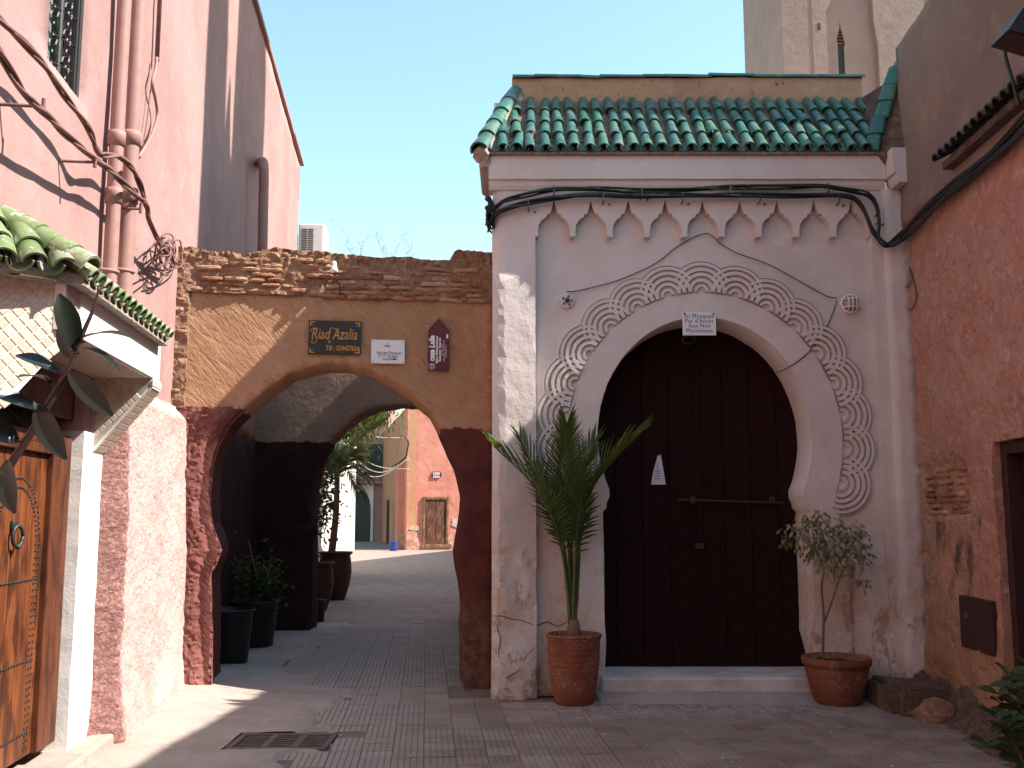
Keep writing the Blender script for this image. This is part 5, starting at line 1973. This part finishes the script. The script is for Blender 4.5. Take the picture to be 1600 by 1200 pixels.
for k in (0, 1):
    a = d0 + .05 + k * (d1 - d0 - .1) / 2
    w_ = (d1 - d0 - .1) / 2
    o = mk("door_leaf", fbox(RF, a + .01, a + w_ - .01, zd0 + .02, zd1 - .08, .02, .06, .01), M['fardoor'], fd)
    for j in range(2):
        zq = zd0 + .15 + j * (zd1 - zd0) * .47
        mk("leaf_panel", fbox(RF, a + .08, a + w_ - .08, zq, zq + (zd1 - zd0) * .36, .055, .085, .012), M['cedar_dark'], o) if False else None
b = MB()
for q in ((d0 - .07, d0 + .03, zd0, zd1 + .05), (d1 - .03, d1 + .07, zd0, zd1 + .05), (d0 + .03, d1 - .03, zd1 - .07, zd1 + .05), (d0 - .1, d1 + .2, zd0 - .16, zd0)):
    b.add(fbox(RF, *q, -.02, .11, .01))
mk("door_frame", b.vf(), M['oldwood'], rh)
b = MB()
for (s, z, w_, h_) in ((d0 - .42, .95, .26, .12), (d1 + .42, 1.15, .26, .2), (d1 + .55, .7, .2, .12)):
    b.add(sheet(RF, [[(s - w_, z - h_ * .5), (s + w_ * .3, z - h_), (s + w_, z), (s + w_ * .4, z + h_), (s - w_ * .5, z + h_ * .8)]], .12, lambda a, c: .035 + .02 * nz(a, c, 1, 4), -.05, .05, s))
mk("bare_plaster_patch", b.vf(), M['pale_mortar'], rh, kind='stuff')
# small plaque
ps, pz = RF.px(682, 742)
pq = thing("far_plaque", RF.w(ps, pz - .2, .1), "small dark red plaque with white letters, high on the red wall above the double door", "sign")
mk("plate", prism(RF, [(ps - .2, pz - .14), (ps + .12, pz - .16), (ps + .24, pz), (ps + .14, pz + .15), (ps - .18, pz + .16), (ps - .23, pz + .02)], .03, .06), M['signred'], pq)
b = MB()
mk("lettering", text_vf("CASA", .17, RF, ps - .02, pz + .065, .062, sx=.75, bold=.004), M['inkwhite'], pq)
mk("lettering", text_vf("LALLA", .17, RF, ps - .02, pz - .075, .062, sx=.62, bold=.004), M['inkwhite'], pq)

# house that closes the alley
EF = Frame((0, 58, 0), (1, 0, 0), (0, -1, 0))
eu = lambda u, v_=700: EF.px(u, v_)[0]
ez = lambda v_: EF.px(570, v_)[1]
eh = thing("end_house", (-9, 58, 0), "shaded mauve house closing the far alley, with a grey shuttered window and an arched doorway", "house")
mk("wall", fbox(EF, -16, eu(606), -.05, 9.2, -4, 0), M['far_mauve'], eh)
dp = [(eu(553), -.02), (eu(581), -.02), (eu(581), ez(800))] + [(eu(567) + (eu(581) - eu(567)) * math.cos(a), ez(800) + (ez(766) - ez(800)) * math.sin(a)) for a in [math.pi * i / 10 for i in range(1, 10)]] + [(eu(553), ez(800))]
mk("door_surround", fbox(EF, eu(546), eu(585), -.02, ez(757), .0, .06), M['far_white'], eh)
mk("doorway", prism(EF, dp, .06, .10), M['iron'], eh)
wn = mk("shutter_window", fbox(EF, eu(574), eu(598), ez(742), ez(694), 0, .05), M['shutter'], eh)
for k in range(3):
    a, c = eu(575.5) + k * .33, eu(575.5) + k * .33 + .26
    b = MB()
    for j in range(10):
        z = ez(740) + .06 + j * (ez(696) - ez(740)) / 10.4
        b.add(fbox(EF, a, c, z, z + .12, .05, .09))
    mk("shutter", b.vf(), M['shutter'], wn)
b = MB()
for k in range(7):
    b.add(tube([EF.w(eu(556) + k * .3, ez(752), .45), EF.w(eu(556) + k * .3, ez(738), .45)], .02, 4))
b.add(tube([EF.w(eu(554), ez(738), .45), EF.w(eu(606), ez(738), .45)], .03, 4)).add(tube([EF.w(eu(554), ez(752), .45), EF.w(eu(606), ez(752), .45)], .03, 4))
mk("railing", b.vf(), M['grate'], eh)
mk("balcony", fbox(EF, eu(552), eu(606), ez(756), ez(752), 0, .5), M['far_mauve'], eh)
# dark doors in the shaded side of the red house
for k, (s, w_, h_) in enumerate(((5.2, .9, 2.2), (9.5, 1.0, 2.3))):
    mk("side_door", fbox(SFr, s, s + w_, 0, h_, -.02, .06, .01), M['dark_maroon'], rh)
mk("side_buttress", fbox(SFr, 1.2, 3.0, 0, 3.9, -.02, .30, .03), M['far_red'], rh)
# blue bucket
bp_ = Vector((-5.05, 42.9, 0))
bk = thing("blue_bucket", bp_, "blue plastic bucket standing at the corner of the red house", "bucket")
mk("body", lathe([(.15, 0), (.17, .1), (.19, .38), (.20, .40), (.185, .40), (.16, .05)], bp_, 16), M['blue'], bk, True)
mk("handle", tube([bp_ + Vector((.19 * math.cos(a), 0, .40 + .06 * math.sin(a))) for a in [math.pi * i / 8 for i in range(9)]], .008, 5), M['grate'], bk)
# wires strung across the alley
def P3(u, v_, y):
    r = ray(u, v_)
    k = y / r.y
    return Vector((r.x * k, y, EYE + r.z * k))
for k, (l, lab) in enumerate(((((557, 708, 42), (575, 722, 43), (600, 731, 43.5), (640, 733, 43.6)), "drooping pale wire strung over the far alley, second from the top"),
                              (((556, 718, 42), (580, 735, 43), (605, 736, 43.4), (638, 712, 43.6)), "drooping pale wire strung over the far alley, sagging lowest in front of the shutters"),
                              (((556, 726, 42), (575, 743, 43), (600, 742, 43.4), (639, 716, 43.6)), "drooping pale wire strung over the far alley, lowest of the three"),
                              (((568, 676, 42), (590, 683, 43), (630, 684, 43.5), (638, 683, 43.6)), "pale wire over the far alley, topmost of those crossing it"))):
    mk("alley_wire", tube(spline([P3(*q) for q in l], 6), .016, 5), M['pale_mortar'], None, True, lab, "wire", "wires over the far alley")
mk("corner_cable", tube(spline([P3(*q) for q in ((625, 683, 43.5), (634, 684, 43.55), (638, 692, 43.55), (636, 705, 43.55), (634, 714, 43.55), (622, 724, 43.5), (612, 730, 43.5))], 5), .035, 5), M['cable'], None, True, "black cable coiled down the corner of the red house", "cable")

# ================================================================== POTS AND PLANTS
def pot(prof, c, mat, label, group=None, rim=None, soil=None, k=36):
    t = thing("flower_pot", c, label, "flower pot", group)
    mk("body", lathe(prof, c, k), mat, t, True)
    if rim:
        r_, z_, w_ = rim
        pts = [Vector(c) + Vector((r_ * math.cos(a), r_ * math.sin(a), z_)) for a in [2 * math.pi * i / k for i in range(k + 1)]]
        mk("rim", tube(pts, w_, 8, False), mat, t, True)
    if soil:
        r_, z_ = soil
        mk("soil", ([Vector(c) + Vector((r_ * math.cos(2 * math.pi * i / 20), r_ * math.sin(2 * math.pi * i / 20), z_ + .01 * math.sin(i * 2.3))) for i in range(20)] + [Vector(c) + Vector((0, 0, z_ + .03))], [(i, (i + 1) % 20, 20) for i in range(20)]), M['soil'], t, True)
    return t


def frond(path, L0, n, w0, droop=.12, spread=.62, bare=.22, seed=0, leaf_w=.014, side=None):
    """feather leaf: rachis plus folded leaflets"""
    rr = random.Random(seed)
    sp = spline(path, 10)
    leaf, stem = MB(), MB()
    stem.add(tube(sp, lambda t: w0 * (1 - .8 * t), 5))
    m = len(sp) - 1
    up0 = side or Vector((0, -.35, 1))
    for k in range(n):
        t = bare + (1 - bare) * (k + .5) / n
        x = t * m
        i = min(int(x), m - 1)
        p = sp[i].lerp(sp[i + 1], x - i)
        T = (sp[min(i + 1, m)] - sp[max(i - 1, 0)]).normalized()
        Sx = T.cross(up0).normalized()
        U = Sx.cross(T)
        e = (t - bare) / (1 - bare)
        ln = L0 * (.45 + .75 * math.sin(math.pi * min(1, .12 + e * .80)) ** .8) * rr.uniform(.85, 1.1)
        for sgn in (-1, 1):
            fw = spread * (1.15 - .75 * (1 - e))
            D = (Sx * sgn * (1.0 - .55 * e) + T * (.62 + .75 * e) + U * (.30 + rr.uniform(-.12, .12))).normalized()
            Wd = D.cross(U).normalized()
            b0 = len(leaf.v)
            for q, wq, dz in ((0, .5, 0), (.35, 1.0, .02), (.7, .75, -.25 * droop), (1, .05, -droop)):
                c = p + D * (ln * q) + Vector((0, 0, dz * ln))
                wv = Wd * (leaf_w * wq)
                leaf.v += [c - wv + U * .004 * wq, c - U * .003, c + wv + U * .004 * wq]
            for q in range(3):
                a = b0 + q * 3
                leaf.f += [(a, a + 1, a + 4, a + 3), (a + 1, a + 2, a + 5, a + 4)]
    return leaf.vf(), stem.vf()


# palm by the doorway
pc = Vector((.50, 8.28, 0))
pot([(.145, 0), (.155, .01), (.185, .14), (.208, .34), (.214, .50), (.222, .52), (.222, .545), (.200, .545), (.195, .44), (.12, .42)], pc, M['terracotta'], "tall dusty terracotta pot holding the palm by the mosque doorway", "terracotta pots by the doorway", (.216, .535, .014), (.19, .46))
pm_ = thing("potted_palm", pc + Vector((0, 0, .46)), "young palm with upright feathery fronds in the tall terracotta pot", "palm")
mk("trunk", lathe([(.055, .44), (.062, .50), (.055, .58), (.040, .66)], pc, 14), M['twig'], pm_, True)


def W(u, v_, y):
    return P3(u, v_, y)


FR = [((892, 985, 8.28), (878, 860, 8.25), (838, 765, 8.12), (772, 698, 7.95), .30, 36),
      ((892, 985, 8.28), (880, 850, 8.32), (848, 765, 8.36), (812, 688, 8.34), .28, 34),
      ((895, 985, 8.28), (888, 850, 8.26), (884, 760, 8.24), (886, 662, 8.20), .30, 36),
      ((895, 985, 8.28), (892, 850, 8.34), (900, 760, 8.38), (930, 690, 8.40), .27, 32),
      ((897, 985, 8.28), (906, 850, 8.25), (932, 750, 8.12), (1002, 676, 7.95), .30, 36),
      ((897, 985, 8.28), (902, 860, 8.20), (922, 770, 8.05), (975, 700, 7.85), .24, 30),
      ((893, 985, 8.28), (880, 870, 8.20), (862, 800, 8.02), (836, 740, 7.85), .23, 28),
      ((895, 985, 8.28), (899, 870, 8.18), (905, 800, 8.02), (915, 735, 7.88), .24, 26)]
for k, (a, b_, c, d, L0, n) in enumerate(FR):
    lf, st_ = frond([W(*a), W(*b_), W(*c), W(*d)], L0, n, .016, .10, .6, .34, k, .0088)
    o = mk("frond", lf, M['palm'], pm_)
    mk("petiole", st_, M['palmstem'], o, True)
b = MB()
rt = random.Random(2)
for k in range(12):
    a = W(885 + rt.uniform(0, 16), 975, 8.28 + rt.uniform(-.03, .03))
    c = a + Vector((rt.uniform(-.06, .06), rt.uniform(-.05, .05), rt.uniform(.35, .75)))
    b.add(tube(spline([a, a.lerp(c, .5) + Vector((rt.uniform(-.01, .01), 0, 0)), c], 4), lambda t: .011 * (1 - .7 * t), 5))
mk("leaf_stalks", b.vf(), M['palmstem'], pm_, True)

# weeping fig in the wide pot
fc = Vector((2.63, 8.30, 0))
pot([(.17, 0), (.185, .012), (.225, .15), (.250, .27), (.252, .30), (.272, .305), (.276, .34), (.268, .36), (.245, .36), (.235, .30), (.15, .28)], fc, M['terracotta'], "wide terracotta pot with a heavy rim holding the small weeping fig", "terracotta pots by the doorway", (.262, .352, .012), (.235, .31))
fg = thing("weeping_fig", fc + Vector((0, 0, .31)), "small weeping fig with a thin forked trunk and ragged crown in the wide pot", "shrub")
fy = 8.30
b = MB()
br1 = spline([W(1286, 1050, fy), W(1286, 1008, fy), W(1287, 960, fy), W(1284, 915, fy), W(1290, 880, fy - .03), W(1288, 845, fy - .05), W(1280, 818, fy - .05)], 6)
br2 = spline([W(1287, 975, fy), W(1298, 945, fy), W(1308, 915, fy - .04), W(1318, 885, fy - .06), W(1322, 850, fy - .05)], 6)
b.add(tube(br1, lambda t: .013 * (1 - .65 * t), 7)).add(tube(br2, lambda t: .009 * (1 - .6 * t), 6))
tips = []
rt = random.Random(4)
cl = [((1252, 828), 26), ((1232, 838), 18), ((1275, 815), 22), ((1300, 828), 26), ((1325, 842), 24), ((1345, 850), 20), ((1290, 850), 30), ((1318, 868), 26), ((1272, 862), 22), ((1300, 880), 20), ((1348, 868), 14), ((1262, 845), 24), ((1346, 912), 15), ((1335, 832), 18), ((1335, 880), 14), ((1283, 878), 14)]
leaf = MB()
for (u, v_), rpx in cl:
    c = W(u, v_, fy + rt.uniform(-.16, .16))
    par = min(br1[16:] + br2[10:], key=lambda q: (q - c).length)
    sp = spline([par, par.lerp(c, .5) + Vector((0, 0, .03)), c], 4)
    b.add(tube(sp, lambda t: .0045 * (1 - .6 * t), 4))
    rr = rpx * .0054
    for k in range(int(44 * (rpx / 22) ** 1.6)):
        while True:
            o = Vector((rt.uniform(-1, 1), rt.uniform(-1, 1), rt.uniform(-1, 1)))
            if o.length < 1:
                break
        p = c + o * rr
        if k % 4 == 0:
            b.add(tube([c.lerp(p, .1), p], .0018, 3))
        d = (o * .6 + Vector((rt.uniform(-.5, .5), rt.uniform(-.5, .3), -.75))).normalized()
        sx = d.cross(Vector((rt.uniform(-1, 1), rt.uniform(-1, 1), .6))).normalized()
        n_ = sx.cross(d)
        ln, wd = rt.uniform(.042, .066), rt.uniform(.010, .0145)
        q = len(leaf.v)
        leaf.v += [p, p + d * ln * .4 - sx * wd + n_ * .003, p + d * ln * .45 - n_ * .002, p + d * ln * .4 + sx * wd + n_ * .003, p + d * ln]
        leaf.f += [(q, q + 1, q + 2), (q, q + 2, q + 3), (q + 1, q + 4, q + 2), (q + 2, q + 4, q + 3)]
mk("trunk", b.vf(), M['twig'], fg, True)
mk("foliage", leaf.vf(), M['ficus'], fg, kind='stuff')


# rubber plant leaning in from the near side
def big_leaf(base, tip, width, curl, face, seed, m=10):
    base, tip = Vector(base), Vector(tip)
    ax = tip - base
    L = ax.length
    T = ax.normalized()
    Sx = T.cross(face).normalized()
    Nn = Sx.cross(T)
    v, f = [], []
    for i in range(m + 1):
        t = i / m
        wd = width * (math.sin(math.pi * min(1, t * .96 + .02)) ** .62) * (1 if t < .9 else .85)
        c = base + ax * t + Nn * (curl * 4 * t * (1 - t)) * L
        for j, q in enumerate((-1, -.5, 0, .5, 1)):
            v.append(c + Sx * (wd * q) + Nn * (abs(q) ** 1.5 * wd * .28))
    for i in range(m):
        for j in range(4):
            a = i * 5 + j
            f.append((a, a + 1, a + 6, a + 5))
    n0 = len(v)
    return v, f


ru = thing("rubber_plant", W(-40, 900, 2.6), "dark rubber plant branch with broad glossy leaves reaching in front of the cedar door", "rubber plant")
ry = 2.6
stp = [Vector((-1.75, 2.55, -.01)), Vector((-1.70, 2.56, .7)), W(-60, 860, ry), W(-10, 765, ry), (W(40, 690, ry)), W(90, 608, ry), W(112, 566, ry), W(130, 520, ry), W(147, 480, ry), W(155, 448, ry)]
mk("stem", tube(spline(stp, 6), lambda t: .016 * (1 - .80 * t), 8), M['rubberstem'], ru, True)
leaves = [((118, 545, ry), (92, 459, ry - .05), .031, .05, (.5, -1, .2)),
          ((112, 560, ry), (96, 500, ry + .06), .025, .04, (-.6, -1, .1)),
          ((118, 535, ry), (210, 530, ry - .10), .020, .09, (0, -.35, 1)),
          ((112, 548, ry), (188, 581, ry - .14), .014, .10, (0, -.3, 1)),
          ((108, 578, ry), (176, 650, ry - .06), .027, .05, (-.3, -1, .4)),
          ((92, 582, ry), (24, 556, ry - .05), .026, .06, (.1, -.7, .8)),
          ((62, 640, ry), (-14, 617, ry - .1), .026, .05, (.1, -.8, .6)),
          ((80, 598, ry), (28, 590, ry - .15), .020, .06, (.0, -.4, 1)),
          ((58, 632, ry), (104, 718, ry - .08), .031, .05, (-.25, -1, .3)),
          ((10, 720, ry), (24, 802, ry - .1), .030, .05, (-.2, -1, .2)),
          ((28, 690, ry), (-40, 660, ry - .06), .036, .05, (.1, -.8, .6))]
for k, (a, b_, wd, cu, fc_) in enumerate(leaves):
    mk("leaf", big_leaf(W(*a), W(*b_), wd, cu, Vector(fc_), k), M['rubber'], ru, True)
    nearest = min(spline(stp, 6), key=lambda q: (q - W(*a)).length)
    mk("leaf_stalk", tube([nearest, W(*a), W(*a).lerp(W(*b_), .15)], .0035, 5), M['rubberstem'], ru)

# shrub in the near corner
cp = thing("corner_shrub", W(1640, 1240, 4.6), "leafy green shrub poking into the bottom corner beside the salmon house", "shrub")
rt = random.Random(6)
b = MB()
for k in range(7):
    a = W(1620 + rt.uniform(-10, 40), 1260, 4.6 + rt.uniform(-.2, .2))
    c = W(1545 + k * 10 + rt.uniform(-6, 6), (1165, 1120, 1085, 1060, 1100, 1060, 1045)[k], 4.6 + rt.uniform(-.25, .25))
    b.add(tube([Vector((a.x + .08, a.y, -.01)), a], .007, 5))
    sp = spline([a, a.lerp(c, .5) + Vector((0, 0, .06)), c], 6)
    b.add(tube(sp, lambda t: .006 * (1 - .7 * t), 5))
    for i in range(3, len(sp), 1):
        for sg_ in (-1, 1):
            d = Vector((sg_ * rt.uniform(.4, 1), rt.uniform(-.8, .4), rt.uniform(-.2, .6))).normalized()
            mk("leaf", big_leaf(sp[i], sp[i] + d * rt.uniform(.07, .12), rt.uniform(.018, .030), .06, Vector((rt.uniform(-.3, .3), -.5, 1)), i, 5), M['dark_leaf'], cp)
mk("stem", b.vf(), M['twig'], cp, True)

# pots inside the passage and in the alley
def bucket(x, y, r, h, label, mat):
    return pot([(r * .78, 0), (r * .8, .01), (r * .97, h * .96), (r, h), (r * .93, h), (r * .9, h * .85), (r * .5, h * .82)], (x, y, 0.0 + apron_h(x, y) if x < -1.2 and y < 16 else 0), mat, label, "pots along the shaded passage wall", (r, h, .012), (r * .9, h * .88))


bucket(-2.88, 10.35, .25, .52, "black plastic tub just inside the archway, nearest the opening", M['bucket'])
bucket(-2.98, 11.75, .28, .50, "dark tub with a low bushy plant, second along the passage wall", M['bucket'])
bushy = thing("passage_bush", (-2.98, 11.75, .42), "low dark bush in the second tub along the passage wall", "bush")


def bush(t, c, r, n, seed, mat, ls=(.05, .09), sq=(1, 1, 1)):
    rt_ = random.Random(seed)
    lf, tw = MB(), MB()
    c = Vector(c)
    base = c - Vector((0, 0, r * sq[2]))
    for k in range(14):
        a = Vector((rt_.gauss(0, .5), rt_.gauss(0, .5), rt_.uniform(.1, .9)))
        e = c + Vector((a.x * r * sq[0], a.y * r * sq[1], a.z * r * sq[2]))
        tw.add(tube(spline([base, base.lerp(e, .5) + Vector((0, 0, .05)), e], 4), .006, 4))
    for k in range(n):
        cl_ = Vector((rt_.gauss(0, .45), rt_.gauss(0, .45), rt_.gauss(0, .45)))
        p = c + Vector((cl_.x * r * sq[0], cl_.y * r * sq[1], cl_.z * r * sq[2]))
        d = Vector((rt_.uniform(-1, 1), rt_.uniform(-1, 1), rt_.uniform(-.8, .5))).normalized()
        sx = d.orthogonal().normalized()
        sx = (Matrix.Rotation(rt_.uniform(0, 6.28), 3, d) @ sx)
        n_ = sx.cross(d)
        ln = rt_.uniform(*ls)
        wd = ln * .24
        q = len(lf.v)
        lf.v += [p, p + d * ln * .4 - sx * wd + n_ * .1 * wd, p + d * ln * .45, p + d * ln * .4 + sx * wd + n_ * .1 * wd, p + d * ln]
        lf.f += [(q, q + 1, q + 2), (q, q + 2, q + 3), (q + 1, q + 4, q + 2), (q + 2, q + 4, q + 3)]
    mk("branches", tw.vf(), M['twig'], t, True)
    mk("foliage", lf.vf(), mat, t, kind='stuff')


bush(bushy, (-2.98, 11.75, .75), .34, 700, 3, M['dark_leaf'])
mk("cane", tube([W(402, 905, 11.5), W(388, 842, 11.4)], .008, 5), M['dry'], label="pale bare cane leaning in the dark tub inside the passage", cat="cane")
jar = [(.15, 0), (.16, .02), (.22, .22), (.25, .42), (.235, .60), (.22, .66), (.255, .69), (.26, .72), (.22, .72), (.20, .6), (.1, .58)]
def jarpot(x, y, sc_, label):
    return pot([(r * sc_, z * sc_) for r, z in jar], (x, y, 0), M['clay_dark'], label, "dark clay jars in the alley", None, (.2 * sc_, .64 * sc_))
jarpot(-3.10, 16.1, 1.05, "dark clay jar with a climbing shrub, just beyond the rear arch")
jarpot(-3.18, 18.2, 1.18, "dark clay jar holding the tall slender palm, farther into the alley")
mk("plastic_pail", lathe([(.12, 0), (.14, .3), (.15, .31), (.13, .3), (.1, .05)], (-2.78, 14.4, 0), 16), M['bucket'], None, True, "small dark pail on the ground against the rear arch", "pail")
sh2 = thing("climbing_shrub", (-3.10, 16.1, .68), "tall dark shrub growing up from the nearer clay jar beyond the arch", "shrub")
st2 = spline([Vector((-3.10, 16.1, .68)), Vector((-3.13, 16.1, 1.4)), Vector((-3.1, 16.0, 2.1)), Vector((-3.0, 15.9, 2.9))], 6)
mk("trunk", tube(st2, lambda t: .025 * (1 - .6 * t), 6), M['twig'], sh2, True)
lf = MB()
rt = random.Random(19)
for k in range(1500):
    t = rt.uniform(.33, 1)
    p = st2[int(t * (len(st2) - 1))] + Vector((rt.gauss(.02, .17), rt.gauss(0, .25), rt.gauss(0, .2)))
    d = Vector((rt.uniform(-1, 1), rt.uniform(-1, 1), rt.uniform(-1, .3))).normalized()
    sx = d.orthogonal().normalized()
    ln = rt.uniform(.06, .12)
    q = len(lf.v)
    lf.v += [p, p + d * ln * .45 - sx * ln * .22, p + d * ln * .45 + sx * ln * .22, p + d * ln]
    lf.f += [(q, q + 1, q + 3), (q, q + 3, q + 2)]
mk("foliage", lf.vf(), M['dark_leaf'], sh2, kind='stuff')
al = thing("alley_palm", (-3.18, 18.2, .76), "slender palm with a leaning trunk and drooping dark fronds in the farther clay jar", "palm")
tk = [W(514, 888, 18.2), W(520, 850, 18.2), W(525, 800, 18.2), W(527, 745, 18.2)]
mk("trunk", tube(spline(tk, 6), lambda t: .075 * (1 - .35 * t), 10), M['twig'], al, True)
cr_ = tk[-1]
rt = random.Random(23)
for k, (u, v_, dy) in enumerate(((596, 662, .3), (566, 742, -.4), (556, 716, .5), (500, 760, .4), (492, 720, -.5), (505, 700, .3), (556, 762, .7), (482, 745, .9))):
    e = W(u, v_, 18.2 + dy)
    m_ = cr_.lerp(e, .5) + Vector((0, dy * .3, .22))
    lf, st_ = frond([cr_, cr_.lerp(m_, .5) + Vector((0, 0, .06)), m_, e], .42, 26, .018, .3, .6, .15, k + 40, .016, Vector((0, 0, 1)))
    o = mk("frond", lf, M['dark_leaf'], al)
    mk("petiole", st_, M['twig'], o)

# leafy tree lit by the sun over the cream wall
tr = thing("alley_tree", (-5.6, 24, 0), "sunlit leafy tree overhanging the alley above the cream wall", "tree")
tb = Vector((-5.3, 24.0, 0))
mk("trunk", tube(spline([tb, tb + Vector((.1, 0, 2.2)), tb + Vector((.5, 0, 3.6)), tb + Vector((1.0, .0, 4.6))], 6), lambda t: .13 * (1 - .6 * t), 8), M['twig'], tr, True)
lf = MB()
rt = random.Random(29)
cents = [(W(u, v_, 24 + rt.uniform(-1, 1)), rr) for u, v_, rr in ((575, 655, .45), (592, 648, .35), (560, 680, .5), (545, 665, .5), (530, 690, .55), (520, 670, .5), (550, 640, .6), (510, 720, .5), (505, 690, .6), (560, 706, .25), (490, 660, .8), (520, 630, .8), (560, 615, .7), (590, 625, .5))]
b = MB()
for c, rr in cents:
    j = tb + Vector((.4, 0, 3.2))
    b.add(tube(spline([j, j.lerp(c, .5) + Vector((0, 0, .15)), c], 5), lambda t: .035 * (1 - .7 * t), 5))
    for k in range(int(330 * (rr / .5) ** 2)):
        o = Vector((rt.gauss(0, .5), rt.gauss(0, .5), rt.gauss(0, .5)))
        p = c + o * rr
        d = Vector((rt.uniform(-.6, .6), rt.uniform(-.6, .6), rt.uniform(-1, -.2))).normalized()
        sx = d.orthogonal().normalized()
        sx = Matrix.Rotation(rt.uniform(0, 6.28), 3, d) @ sx
        ln = rt.uniform(.10, .18)
        q = len(lf.v)
        lf.v += [p, p + d * ln * .45 - sx * ln * .16, p + d * ln * .45 + sx * ln * .16, p + d * ln]
        lf.f += [(q, q + 1, q + 3), (q, q + 3, q + 2)]
mk("branches", b.vf(), M['twig'], tr, True)
mk("crown", lf.vf(), M['bright'], tr)

# litter on the paving
lt_ = MB()
rt = random.Random(77)
for k in range(150):
    x, y = rt.uniform(-1, 3.0), rt.uniform(6.0, 8.4)
    if k < 60:
        x, y = rt.gauss(1.3, .8), rt.uniform(7.7, 8.35)
    if x > 2.9 or x < -1:
        continue
    r_ = rt.choice((.004, .006, .008, .012))
    a = rt.uniform(0, 6.28)
    z = .004
    q = len(lt_.v)
    lt_.v += [Vector((x, y, z)), Vector((x + r_ * math.cos(a), y + r_ * math.sin(a), z + r_ * .4)), Vector((x + r_ * math.cos(a + 1.9), y + r_ * math.sin(a + 1.9), z)), Vector((x + r_ * math.cos(a + 4), y + r_ * math.sin(a + 4), z + r_ * .3))]
    lt_.f += [(q, q + 1, q + 2), (q, q + 2, q + 3), (q, q + 3, q + 1), (q + 1, q + 3, q + 2)]
mk("litter", lt_.vf(), M['paper'], label="pale crumbs of plaster and litter scattered on the paving", cat="litter", kind='stuff')
